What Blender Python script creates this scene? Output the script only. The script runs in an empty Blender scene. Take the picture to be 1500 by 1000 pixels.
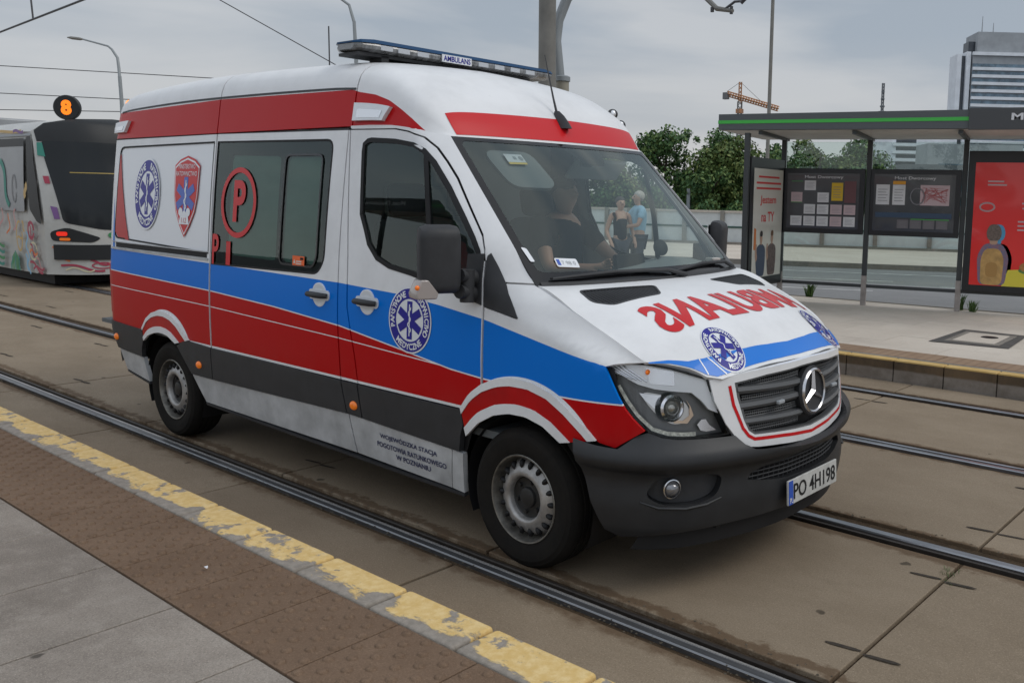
import bpy, bmesh, math, random
from mathutils import Vector, Matrix
from mathutils.geometry import tessellate_polygon
random.seed(7)
SC = bpy.context.scene
COL = SC.collection
rad = math.radians

# ------------------------------------------------------------------ camera
cam = bpy.data.cameras.new('camera')
cam_o = bpy.data.objects.new('camera', cam)
COL.objects.link(cam_o)
cam.sensor_width = 36.0
cam.lens = 1316.845 / 1500 * 36.0
cam.shift_x = (750 - 983.13) / 1500
cam.shift_y = -(500 - 448.95) / 1500
cam.clip_start = 0.05
cam.clip_end = 5000
_r = Vector((0.7971970, 0.6032921, 0.0227053))
_u = Vector((-0.0918899, 0.0840818, 0.9922129))
_d = Vector((-0.5966851, 0.7930756, -0.1224662))
cam_o.matrix_world = Matrix(((_r.x, _u.x, -_d.x, 3.12501), (_r.y, _u.y, -_d.y, -3.94061), (_r.z, _u.z, -_d.z, 1.84238), (0, 0, 0, 1)))
SC.camera = cam_o

# ------------------------------------------------------------------ sky and sun
SUN_EL, SUN_AZ = rad(46), rad(25)          # azimuth measured from +X towards +Y
world = bpy.data.worlds.new('World')
SC.world = world
world.use_nodes = True
wn, wl = world.node_tree.nodes, world.node_tree.links
wn.clear()
w_out = wn.new('ShaderNodeOutputWorld')
w_bg = wn.new('ShaderNodeBackground')
w_bg.inputs['Strength'].default_value = 0.1
w_sky = wn.new('ShaderNodeTexSky')
w_sky.sky_type = 'NISHITA'
w_sky.sun_disc = False
w_sky.sun_elevation = SUN_EL
w_sky.sun_rotation = math.pi / 2 - SUN_AZ
w_tc = wn.new('ShaderNodeTexCoord')
w_map = wn.new('ShaderNodeMapping')
w_map.inputs['Scale'].default_value = (1.0, 1.0, 5.0)
w_map.inputs['Rotation'].default_value = (0.0, 0.0, 0.6)
w_n1 = wn.new('ShaderNodeTexNoise')
w_n1.inputs['Scale'].default_value = 2.1
w_n1.inputs['Detail'].default_value = 6
w_n1.inputs['Roughness'].default_value = 0.5
w_n1.inputs['Distortion'].default_value = 0.35
w_r1 = wn.new('ShaderNodeValToRGB')
cr = w_r1.color_ramp
cr.elements[0].position = 0.40
cr.elements[0].color = (3.75, 4.25, 4.85, 1)
cr.elements[1].position = 0.60
cr.elements[1].color = (5.55, 5.75, 6.0, 1)
w_sep = wn.new('ShaderNodeSeparateXYZ')
w_r2 = wn.new('ShaderNodeMapRange')        # brighter, warmer band of cloud low in the sky
w_r2.inputs['From Min'].default_value = 0.0
w_r2.inputs['From Max'].default_value = 0.17
w_r2.inputs['To Min'].default_value = 0.75
w_r2.inputs['To Max'].default_value = 0.0
w_mixh = wn.new('ShaderNodeMixRGB')
w_mixh.inputs['Color2'].default_value = (5.9, 5.75, 5.75, 1)
w_mix = wn.new('ShaderNodeMixRGB')
w_mix.inputs['Fac'].default_value = 0.90
wl.new(w_tc.outputs['Generated'], w_map.inputs['Vector'])
wl.new(w_map.outputs['Vector'], w_n1.inputs['Vector'])
wl.new(w_n1.outputs['Fac'], w_r1.inputs['Fac'])
wl.new(w_tc.outputs['Generated'], w_sep.inputs['Vector'])
wl.new(w_sep.outputs['Z'], w_r2.inputs['Value'])
wl.new(w_r2.outputs['Result'], w_mixh.inputs['Fac'])
wl.new(w_r1.outputs['Color'], w_mixh.inputs['Color1'])
wl.new(w_sky.outputs['Color'], w_mix.inputs['Color1'])
wl.new(w_mixh.outputs['Color'], w_mix.inputs['Color2'])
w_zen = wn.new('ShaderNodeMapRange')       # an overcast sky is brighter overhead than low down
w_zen.inputs['From Min'].default_value = 0.25
w_zen.inputs['From Max'].default_value = 1.0
w_zen.inputs['To Min'].default_value = 1.0
w_zen.inputs['To Max'].default_value = 1.6
w_mul = wn.new('ShaderNodeVectorMath')
w_mul.operation = 'SCALE'
wl.new(w_sep.outputs['Z'], w_zen.inputs['Value'])
wl.new(w_mix.outputs['Color'], w_mul.inputs[0])
w_side = wn.new('ShaderNodeMapRange')      # sky made brighter behind the camera to light the near side
w_side.inputs['From Min'].default_value = 0.2
w_side.inputs['From Max'].default_value = -0.8
w_side.inputs['To Min'].default_value = 1.0
w_side.inputs['To Max'].default_value = 1.55
w_prod = wn.new('ShaderNodeMath')
w_prod.operation = 'MULTIPLY'
wl.new(w_sep.outputs['Y'], w_side.inputs['Value'])
wl.new(w_zen.outputs['Result'], w_prod.inputs[0])
wl.new(w_side.outputs['Result'], w_prod.inputs[1])
wl.new(w_prod.outputs['Value'], w_mul.inputs['Scale'])
wl.new(w_mul.outputs['Vector'], w_bg.inputs['Color'])
wl.new(w_bg.outputs['Background'], w_out.inputs['Surface'])
sun = bpy.data.lights.new('sun', 'SUN')
sun.energy = 1.15
sun.angle = rad(30)
sun.color = (1.0, 0.96, 0.9)
sun_o = bpy.data.objects.new('sun', sun)
COL.objects.link(sun_o)
sun_o.rotation_euler = Vector((math.cos(SUN_AZ) * math.cos(SUN_EL), math.sin(SUN_AZ) * math.cos(SUN_EL), math.sin(SUN_EL))).to_track_quat('Z', 'Y').to_euler()
SC.view_settings.view_transform = 'Standard'
SC.view_settings.look = 'None'
SC.view_settings.exposure = 0.0
SC.view_settings.gamma = 1.0

def lerp(x,xs,ys):
    if x<=xs[0]: return ys[0]+(ys[1]-ys[0])/(xs[1]-xs[0])*0
    if x>=xs[-1]: return ys[-1]
    for i in range(len(xs)-1):
        if x<=xs[i+1]:
            t=(x-xs[i])/(xs[i+1]-xs[i]); return ys[i]+(ys[i+1]-ys[i])*t
def smo(x,xs,ys):
    # catmull-rom (monotone-ish) interpolation
    n=len(xs)
    if x<=xs[0]: return ys[0]
    if x>=xs[-1]: return ys[-1]
    i=0
    while x>xs[i+1]: i+=1
    def m(k):
        if k==0: return (ys[1]-ys[0])/(xs[1]-xs[0])
        if k==n-1: return (ys[-1]-ys[-2])/(xs[-1]-xs[-2])
        a=(ys[k]-ys[k-1])/(xs[k]-xs[k-1]); b=(ys[k+1]-ys[k])/(xs[k+1]-xs[k])
        if a*b<=0: return 0.0
        w1=2*(xs[k+1]-xs[k])+(xs[k]-xs[k-1]); w2=(xs[k+1]-xs[k])+2*(xs[k]-xs[k-1])
        return (w1+w2)/(w1/a+w2/b)
    h=xs[i+1]-xs[i]; t=(x-xs[i])/h
    return (2*t**3-3*t*t+1)*ys[i]+(t**3-2*t*t+t)*h*m(i)+(-2*t**3+3*t*t)*ys[i+1]+(t**3-t*t)*h*m(i+1)
# --- hood
HC=([-.2,.1,.3,.5,.7,.82,.88,.93,.97,1.02],[1.40,1.39,1.365,1.325,1.26,1.195,1.145,1.10,1.072,1.045])
def hood_z(x,y):
    y=abs(y); return smo(x,*HC)-smo(x,[-.1,0,.3,.6,.75,.9,1.0],[0,0,.065,.15,.22,.30,.345])*(y/.85)**3
EZ=[1.00,1.097,1.15,1.21,1.25,1.295,1.35,1.40,1.58,1.76,1.94,2.128,2.30]
EX=[.78,.668,.59,.475,.388,.28,.142,.005,-.1743,-.3535,-.5328,-.72,-.89]
EY=[.83,.85,.878,.894,.902,.908,.900,.883,.863,.843,.823,.802,.785]
FZ=[.20,.28,.35,.6,.70,.8,1.0,1.15,1.40,1.8,2.19,2.30]
FY=[.94,.955,.965,.985,.991,.994,.994,.990,.975,.94,.896,.884]
def fside(x,z):
    f=smo(z,FZ,FY)
    if x>.25: f-=.125*((min(x,.85)-.25)/.5)**2.3
    if z>1.0:
        xw=smo(z,EZ,EX); d=xw-x
        L=smo(z,[1.0,1.08,1.15,1.21,1.25,1.295,1.40,1.6,2.2],[.08,.145,.28,.37,.42,.43,.28,.20,.18])
        if d<L:
            d=max(d,-.05); D=max(0,f-smo(z,EZ,EY))
            f-=D*(1-d/L)**1.4*min(1,(z-1.0)/.06)
    if x<-4.2: f-=.015*((-4.2-x)/.5)**2
    if x<-4.58:
        d=min(-4.58-x,.14); f-=.14-math.sqrt(max(0,.14*.14-d*d))
    return f
# --- windshield (t bottom->top, a -1..1)
def ws(t,a):
    b=(.005+.125*(1-a*a), .883*a, 1.40-.012*(1-a*a)); e=(-.72+.11*(1-a*a), .802*a, 2.128-.002*(1-a*a))
    k=.03*4*t*(1-t)*(1-a*a)
    return (b[0]+(e[0]-b[0])*t+k*.7, b[1]+(e[1]-b[1])*t, b[2]+(e[2]-b[2])*t+k*.7)
# --- front plan curve: q arclength from centre, z height
PL=[(1.045,0),(1.04,.15),(1.015,.30),(.975,.45),(.925,.58),(.87,.70),(.80,.80),(.72,.875),(.62,.93),(.50,.965),(.38,.982),(.2,.990)]
PQ=[0.0]
for _i in range(1,len(PL)): PQ.append(PQ[-1]+math.hypot(PL[_i][0]-PL[_i-1][0],PL[_i][1]-PL[_i-1][1]))
def plan(q):
    s=-1 if q<0 else 1; q=abs(q)
    if q>PQ[-1]: return PL[-1][0]-(q-PQ[-1]), s*PL[-1][1]
    return smo(q,PQ,[p[0] for p in PL]), s*smo(q,PQ,[p[1] for p in PL])
def nose(q,z,off=0.0):
    x,y=plan(q); e=1e-3; x2,y2=plan(q+e); x1,y1=plan(q-e)
    nx,ny=(y2-y1),-(x2-x1); n=math.hypot(nx,ny) or 1; nx/=n; ny/=n
    lean=(.04+.30*min(1.3,(abs(q)/.95)**2.5))*max(0,z-.70)*max(0,min(1,(x-.30)/.45))
    return (x-lean+nx*off, y+ny*off, z)

# --- roof (u along, v across -1..1)
CP=([-4.74,-4.6,-4.3,-3.1,-1.7,-1.45,-1.24,-1.1,-.95,-.80,-.70,-.61],[2.48,2.56,2.60,2.645,2.625,2.605,2.565,2.52,2.445,2.345,2.245,2.125])
SV=[0,.2,.4,.55,.65,.72,.8,.87,.94,1]
SA=[0,.25,.5,.69,.81,.88,.93,.96,.98,1]
SB=[1,.985,.96,.93,.885,.82,.71,.52,.25,0]
def zg(x): return smo(x,[-4.8,-1.3,-1.1,-.9,-.72,-.5],[2.18,2.192,2.186,2.163,2.128,2.1])
def roof(u,v):
    a=smo(abs(v),SV,SA); b=smo(abs(v),SV,SB)
    if u<1:
        k=max(u,0)**1.25; xc=-.61-.84*k; xe=-.72-.75*k
    else: xc=-1.45-(u-1); xe=-1.47-(u-1)*.994
    zc=smo(xc,*CP); ze=zg(xe); ye=fside(xe,ze)
    return (xe+(xc-xe)*(1-a*a), (1 if v>0 else -1)*ye*a, ze+(zc-ze)*b)
# ------------------------------------------------------------------ materials
def newmat(name):
    m = bpy.data.materials.new(name)
    m.use_nodes = True
    return m, m.node_tree.nodes, m.node_tree.links, m.node_tree.nodes['Principled BSDF']

def mat(name, col, rough=0.5, metal=0.0, spec=0.5, coat=0.0, noise=0.0, nscale=8.0, bump=0.0, bscale=40.0, emit=None, estr=0.0, stretch=(1, 1, 1), col2=None):
    m, N, L, P = newmat(name)
    P.inputs['Base Color'].default_value = (*col, 1)
    P.inputs['Roughness'].default_value = rough
    P.inputs['Metallic'].default_value = metal
    P.inputs['Specular IOR Level'].default_value = spec
    P.inputs['Coat Weight'].default_value = coat
    P.inputs['Coat Roughness'].default_value = 0.04
    if emit:
        P.inputs['Emission Color'].default_value = (*emit, 1)
        P.inputs['Emission Strength'].default_value = estr
    if noise or bump:
        tc = N.new('ShaderNodeTexCoord'); mp = N.new('ShaderNodeMapping')
        mp.inputs['Scale'].default_value = stretch
        L.new(tc.outputs['Object'], mp.inputs['Vector'])
    if noise:
        n = N.new('ShaderNodeTexNoise'); n.inputs['Scale'].default_value = nscale; n.inputs['Detail'].default_value = 8; n.inputs['Roughness'].default_value = .62
        L.new(mp.outputs['Vector'], n.inputs['Vector'])
        r = N.new('ShaderNodeValToRGB')
        r.color_ramp.elements[0].position = 0.3; r.color_ramp.elements[1].position = 0.7
        c2 = col2 if col2 else tuple(c * (1 - noise) for c in col)
        r.color_ramp.elements[0].color = (*c2, 1)
        r.color_ramp.elements[1].color = (*[min(1, c * (1 + noise * .5)) for c in col], 1)
        L.new(n.outputs['Fac'], r.inputs['Fac']); L.new(r.outputs['Color'], P.inputs['Base Color'])
    if bump:
        n2 = N.new('ShaderNodeTexNoise'); n2.inputs['Scale'].default_value = bscale; n2.inputs['Detail'].default_value = 6
        L.new(mp.outputs['Vector'], n2.inputs['Vector'])
        b = N.new('ShaderNodeBump'); b.inputs['Strength'].default_value = bump; b.inputs['Distance'].default_value = 0.01
        L.new(n2.outputs['Fac'], b.inputs['Height']); L.new(b.outputs['Normal'], P.inputs['Normal'])
    return m

def glassmat(name, tint=(.8, .85, .83), ior=1.5, rough=0.0):
    m, N, L, P = newmat(name)
    N.remove(P)
    o = N['Material Output']
    t = N.new('ShaderNodeBsdfTransparent'); t.inputs['Color'].default_value = (*tint, 1)
    g = N.new('ShaderNodeBsdfGlossy'); g.inputs['Roughness'].default_value = rough; g.inputs['Color'].default_value = (.90, 1, .97, 1)
    f = N.new('ShaderNodeFresnel'); f.inputs['IOR'].default_value = ior
    x = N.new('ShaderNodeMixShader')
    L.new(f.outputs['Fac'], x.inputs['Fac']); L.new(t.outputs['BSDF'], x.inputs[1]); L.new(g.outputs['BSDF'], x.inputs[2])
    L.new(x.outputs['Shader'], o.inputs['Surface'])
    return m

class G:
    """tiny node-graph helper for scalar maths"""
    def __init__(s, m):
        s.N, s.L = m.node_tree.nodes, m.node_tree.links
    def m(s, op, a, b=None, clamp=False):
        n = s.N.new('ShaderNodeMath'); n.operation = op; n.use_clamp = clamp
        for i, v in enumerate((a, b)):
            if v is None: continue
            if isinstance(v, (int, float)): n.inputs[i].default_value = v
            else: s.L.new(v, n.inputs[i])
        return n.outputs[0]
    def curve(s, x, pts, x0, x1, y0, y1):
        """piecewise linear y(x) through pts"""
        t = s.m('DIVIDE', s.m('SUBTRACT', x, x0), x1 - x0)
        n = s.N.new('ShaderNodeFloatCurve')
        c = n.mapping.curves[0]
        P = [((a - x0) / (x1 - x0), (b - y0) / (y1 - y0)) for a, b in pts]
        if P[0][0] > 0: P.insert(0, (0, P[0][1]))
        if P[-1][0] < 1: P.append((1, P[-1][1]))
        while len(c.points) < len(P): c.points.new(0.5, 0.5)
        for p, (a, b) in zip(c.points, P):
            p.location = (a, b); p.handle_type = 'VECTOR'
        n.mapping.update()
        s.L.new(t, n.inputs['Value'])
        return s.m('ADD', s.m('MULTIPLY', n.outputs[0], y1 - y0), y0)
    def mix(s, fac, a, b):
        n = s.N.new('ShaderNodeMixRGB')
        for i, v in ((0, fac), (1, a), (2, b)):
            if isinstance(v, tuple): n.inputs[i].default_value = (*v, 1)
            elif isinstance(v, (int, float)): n.inputs[i].default_value = v
            else: s.L.new(v, n.inputs[i])
        return n.outputs[0]
    def xyz(s, kind='Object'):
        tc = s.N.new('ShaderNodeTexCoord'); sp = s.N.new('ShaderNodeSeparateXYZ')
        s.L.new(tc.outputs[kind], sp.inputs[0])
        s.vec = tc.outputs[kind]
        return sp.outputs
    def noise(s, scale, detail=6, rough=.6, stretch=(1, 1, 1), vec=None):
        mp = s.N.new('ShaderNodeMapping'); mp.inputs['Scale'].default_value = stretch
        s.L.new(vec or s.vec, mp.inputs['Vector'])
        n = s.N.new('ShaderNodeTexNoise'); n.inputs['Scale'].default_value = scale; n.inputs['Detail'].default_value = detail; n.inputs['Roughness'].default_value = rough
        s.L.new(mp.outputs[0], n.inputs['Vector'])
        return n.outputs['Fac']
    def ss(s, v, a, b):
        n = s.N.new('ShaderNodeMapRange'); n.interpolation_type = 'SMOOTHSTEP'
        n.inputs['From Min'].default_value = a; n.inputs['From Max'].default_value = b
        s.L.new(v, n.inputs['Value'])
        return n.outputs['Result']

# ------------------------------------------------------------------ objects
def link(name, data, parent=None, loc=None):
    o = bpy.data.objects.new(name, data); COL.objects.link(o)
    if parent: o.parent = parent
    if loc: o.location = loc
    return o

def tag(o, label=None, cat=None, group=None, kind=None):
    if label: o['label'] = label
    if cat: o['category'] = cat
    if group: o['group'] = group
    if kind: o['kind'] = kind
    return o

def thing(name, label, cat, loc=(0, 0, 0), rz=0, group=None):
    o = link(name, None, None, loc); o.rotation_euler = (0, 0, rz)
    return tag(o, label, cat, group)

def copy_tree(o, parent=None):
    c = o.copy(); COL.objects.link(c)
    if parent: c.parent = parent
    for ch in list(o.children): copy_tree(ch, c)
    return c

class MB:
    def __init__(s): s.v = []; s.f = []; s.mi = []
    def add(s, vs, fs, m=0):
        k = len(s.v); s.v += [tuple(v) for v in vs]; s.f += [tuple(i + k for i in f) for f in fs]; s.mi += [m] * len(fs)
        return s
    def box(s, c, d, rot=None, m=0):
        R = rot or Matrix.Identity(3); c = Vector(c)
        vs = [c + R @ Vector((sx * d[0] / 2, sy * d[1] / 2, sz * d[2] / 2)) for sx in (-1, 1) for sy in (-1, 1) for sz in (-1, 1)]
        return s.add(vs, [(0, 1, 3, 2), (4, 6, 7, 5), (0, 4, 5, 1), (2, 3, 7, 6), (0, 2, 6, 4), (1, 5, 7, 3)], m)
    def tube(s, pts, r, n=10, m=0, caps=True, flat=1.0):
        pts = [Vector(p) for p in pts]; k = len(pts)
        rs = r if isinstance(r, (list, tuple)) else [r] * k
        up = None; rings = []
        for i, p in enumerate(pts):
            t = (pts[min(i + 1, k - 1)] - pts[max(i - 1, 0)]).normalized()
            if up is None:
                up = Vector((0, 0, 1)) if abs(t.z) < .9 else Vector((1, 0, 0))
            a = t.cross(up).normalized(); b = a.cross(t).normalized(); up = b
            rings.append([p + (a * math.cos(2 * math.pi * j / n) + b * flat * math.sin(2 * math.pi * j / n)) * rs[i] for j in range(n)])
        vs = [v for R in rings for v in R]; fs = []
        for i in range(k - 1):
            for j in range(n):
                j2 = (j + 1) % n
                fs.append((i * n + j, i * n + j2, (i + 1) * n + j2, (i + 1) * n + j))
        if caps: fs += [tuple(range(n))[::-1], tuple(range((k - 1) * n, k * n))]
        return s.add(vs, fs, m)
    def cyl(s, a, b, r0, r1=None, n=20, m=0):
        return s.tube([a, b], [r0, r0 if r1 is None else r1], n, m)
    def lathe(s, prof, o, ax, n=48, m=0, close=False):
        """prof: (radius, height along ax)"""
        o = Vector(o); ax = Vector(ax).normalized(); a = ax.orthogonal().normalized(); b = ax.cross(a)
        vs = []; fs = []; k = len(prof)
        for r, h in prof:
            for j in range(n):
                th = 2 * math.pi * j / n
                vs.append(o + ax * h + (a * math.cos(th) + b * math.sin(th)) * max(r, 1e-4))
        for i in range(k - 1 if not close else k):
            i2 = (i + 1) % k
            for j in range(n):
                j2 = (j + 1) % n
                fs.append((i * n + j, i * n + j2, i2 * n + j2, i2 * n + j))
        return s.add(vs, fs, m)
    def ball(s, c, r, m=0, nu=16, nv=10, rot=None):
        R = rot or Matrix.Identity(3); c = Vector(c); r = (r, r, r) if isinstance(r, (int, float)) else r
        vs = []; fs = []
        for i in range(nv + 1):
            ph = math.pi * i / nv
            for j in range(nu):
                th = 2 * math.pi * j / nu
                vs.append(c + R @ Vector((r[0] * math.sin(ph) * math.cos(th), r[1] * math.sin(ph) * math.sin(th), r[2] * math.cos(ph))))
        for i in range(nv):
            for j in range(nu):
                j2 = (j + 1) % nu
                fs.append((i * nu + j, (i + 1) * nu + j, (i + 1) * nu + j2, i * nu + j2))
        return s.add(vs, fs, m)
    def prism(s, poly, f, h, m=0):
        """poly 2D outline, f(p, k) -> 3D for k = 0 or 1 (near, far)"""
        n = len(poly)
        vs = [f(p, 0) for p in poly] + [f(p, 1) for p in poly]
        tri = tessellate_polygon([[Vector((p[0], p[1], 0)) for p in poly]])
        fs = [tuple(t) for t in tri] + [tuple(i + n for i in t[::-1]) for t in tri]
        fs += [(i, (i + 1) % n, (i + 1) % n + n, i + n) for i in range(n)]
        return s.add(vs, fs, m)
    def loft(s, rings, m=0, caps=True, closed=True):
        n = len(rings[0]); k = len(rings)
        vs = [v for R in rings for v in R]; fs = []
        for i in range(k - 1):
            for j in range(n if closed else n - 1):
                j2 = (j + 1) % n
                fs.append((i * n + j, i * n + j2, (i + 1) * n + j2, (i + 1) * n + j))
        if caps: fs += [tuple(range(n))[::-1], tuple(range((k - 1) * n, k * n))]
        return s.add(vs, fs, m)
    def build(s, name, mats, parent=None, smooth=True, ang=35, bevel=0.0, loc=None, fix=True, seg=2):
        me = bpy.data.meshes.new(name); me.from_pydata([tuple(v) for v in s.v], [], s.f)
        mats = mats if isinstance(mats, (list, tuple)) else [mats]
        for m in mats: me.materials.append(m)
        me.polygons.foreach_set('material_index', s.mi)
        if fix:
            bm = bmesh.new(); bm.from_mesh(me); bmesh.ops.recalc_face_normals(bm, faces=bm.faces); bm.to_mesh(me); bm.free()
        if smooth:
            me.polygons.foreach_set('use_smooth', [True] * len(me.polygons)); me.set_sharp_from_angle(angle=rad(ang))
        me.update()
        o = link(name, me, parent, loc)
        if bevel:
            b = o.modifiers.new('bevel', 'BEVEL'); b.width = bevel; b.segments = seg; b.limit_method = 'ANGLE'; b.angle_limit = rad(40); b.harden_normals = True
        return o

def RZ(a): return Matrix.Rotation(a, 3, 'Z')
def RX(a): return Matrix.Rotation(a, 3, 'X')
def RY(a): return Matrix.Rotation(a, 3, 'Y')

# ------------------------------------------------------------------ surfaces: sheets cut in a 2D parameter plane and laid on a curved surface
VC = Vector((-1.9, 0, 1.15))
NE = [.012]                                # half width of the finite difference for the normals
def frame(S, s, t):
    e = NE[0]
    p = Vector(S(s, t))
    n = (Vector(S(s + e, t)) - Vector(S(s - e, t))).cross(Vector(S(s, t + e)) - Vector(S(s, t - e)))
    if n.length < 1e-12: n = p - VC
    n.normalize()
    if n.dot(p - VC) < 0: n = -n
    return p, n

def rpoly(pts, r=0.03, k=4, only=None):
    """round the corners of a polygon"""
    out = []; n = len(pts)
    for i in range(n):
        if only is not None and i not in only: out.append(pts[i]); continue
        p0, p, p1 = Vector(pts[i - 1]), Vector(pts[i]), Vector(pts[(i + 1) % n])
        a = (p0 - p); b = (p1 - p); rr = min(r, a.length * .45, b.length * .45)
        a = p + a.normalized() * rr; b = p + b.normalized() * rr
        for j in range(k + 1):
            t = j / k; q = a * (1 - t) ** 2 + p * 2 * t * (1 - t) + b * t * t
            out.append((q.x, q.y))
    return out

class Sheet:
    def __init__(s, S, step=.06): s.S = S; s.bm = bmesh.new(); s.step = step
    def poly(s, outline, m=0, off=0.0, holes=()):
        loops = [[Vector((p[0], p[1], 0)) for p in L] for L in [outline, *holes]]
        flat = [v for L in loops for v in L]
        vs = [s.bm.verts.new((v.x, v.y, off)) for v in flat]
        for t in tessellate_polygon(loops):
            if len(set(t)) < 3: continue
            try: f = s.bm.faces.new([vs[i] for i in t]); f.material_index = m
            except ValueError: pass
        return s
    def mesh(s, verts, faces, m=0, off=0.0):
        vs = [s.bm.verts.new((x, y, off)) for x, y in verts]
        for f in faces:
            try: q = s.bm.faces.new([vs[i] for i in f]); q.material_index = m
            except ValueError: pass
        return s
    def text(s, string, o, ux, uy, m=0, off=0.0, w=None, h=None, bold=0.0, shear=0.0, fn=None):
        """write string with its lower left corner at o, run along ux, up along uy (unit = metres); fitted to width w and/or height h"""
        V, F, bw, bh = text_geo(string, bold, shear)
        if h is None: sx = sy = w / bw
        elif w is None: sx = sy = h / bh
        else: sx, sy = w / bw, h / bh
        P = []
        for x, y in V:
            a, b = x * sx, y * sy
            P.append(fn(a, b) if fn else (o[0] + ux[0] * a + uy[0] * b, o[1] + ux[1] * a + uy[1] * b))
        return s.mesh(P, F, m, off)
    def finish(s, name, mats, parent=None, off=0.0, thick=0.0, S2=None):
        bm = s.bm; st = s.step
        for ax in (0, 1):
            lo = min(v.co[ax] for v in bm.verts); hi = max(v.co[ax] for v in bm.verts)
            for k in range(math.floor(lo / st) + 1, math.ceil(hi / st)):
                co = Vector((0, 0, 0)); co[ax] = k * st; no = Vector((0, 0, 0)); no[ax] = 1
                bmesh.ops.bisect_plane(bm, geom=bm.verts[:] + bm.edges[:] + bm.faces[:], plane_co=co, plane_no=no, dist=1e-5)
        bmesh.ops.remove_doubles(bm, verts=bm.verts, dist=1e-5)
        S = S2 or s.S
        N = {}
        for v in bm.verts:
            p, n = frame(S, v.co.x, v.co.y)
            N[v] = (p + n * (off + v.co.z), n)
        for v, (p, n) in N.items(): v.co = p
        norms = {v: n for v, (p, n) in N.items()}
        for f in bm.faces:
            f.normal_update()
            a = Vector((0, 0, 0))
            for v in f.verts: a += norms[v]
            if f.normal.dot(a) < 0: f.normal_flip()
        if thick:
            E = [e for e in bm.edges if len(e.link_faces) == 1]
            for e in E:
                a, b = e.verts; f = e.link_faces[0]; mi = f.material_index
                na, nb = norms[a], norms[b]
                q = [bm.verts.new(a.co), bm.verts.new(b.co), bm.verts.new(b.co - nb * thick), bm.verts.new(a.co - na * thick)]
                g = bm.faces.new(q); g.material_index = mi; g.normal_update()
                out = (a.co + b.co) / 2 - f.calc_center_median()
                if g.normal.dot(out) < 0: g.normal_flip()
                for v in q: norms[v] = g.normal.copy()
        bm.verts.index_update()
        me = bpy.data.meshes.new(name)
        L = [norms[v].normalized() for v in bm.verts]
        bm.to_mesh(me); bm.free()
        for m in (mats if isinstance(mats, (list, tuple)) else [mats]): me.materials.append(m)
        me.polygons.foreach_set('use_smooth', [True] * len(me.polygons))
        me.normals_split_custom_set_from_vertices([tuple(n) for n in L])
        return link(name, me, parent)

_tg = {}
def text_geo(string, bold=0.0, shear=0.0):
    key = (string, bold, shear)
    if key in _tg: return _tg[key]
    c = bpy.data.curves.new('t', 'FONT'); c.body = string; c.size = 1.0; c.offset = bold; c.shear = shear; c.resolution_u = 4; c.fill_mode = 'FRONT'
    o = bpy.data.objects.new('t', c); COL.objects.link(o)
    bpy.context.view_layer.update()
    me = bpy.data.meshes.new_from_object(o)
    V = [(v.co.x, v.co.y) for v in me.vertices]; F = [tuple(p.vertices) for p in me.polygons]
    bpy.data.objects.remove(o); bpy.data.curves.remove(c); bpy.data.meshes.remove(me)
    x0 = min(v[0] for v in V); y0 = min(v[1] for v in V); x1 = max(v[0] for v in V); y1 = max(v[1] for v in V)
    V = [(x - x0, y - y0) for x, y in V]
    _tg[key] = (V, F, x1 - x0, y1 - y0)
    return _tg[key]

def circle(c, r, n=40, a0=0, a1=360, ry=None):
    ry = ry or r
    return [(c[0] + r * math.cos(rad(a0 + (a1 - a0) * i / n)), c[1] + ry * math.sin(rad(a0 + (a1 - a0) * i / n))) for i in range(n + (0 if abs(a1 - a0) == 360 else 1))]

def stroke(pts, w):
    """polygon of width w round a 2D polyline"""
    L = []; R = []; n = len(pts)
    for i, p in enumerate(pts):
        a = Vector(pts[max(i - 1, 0)]); b = Vector(pts[min(i + 1, n - 1)]); d = (b - a).normalized(); q = Vector((-d.y, d.x)) * w / 2
        L.append((p[0] + q.x, p[1] + q.y)); R.append((p[0] - q.x, p[1] - q.y))
    return L + R[::-1]

# ================================================================== AMBULANCE
WHITE, BLUE, RED = (.72, .725, .735), (.0, .155, .60), (.42, .0, .002)
NAVY = (.018, .016, .24)

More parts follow.
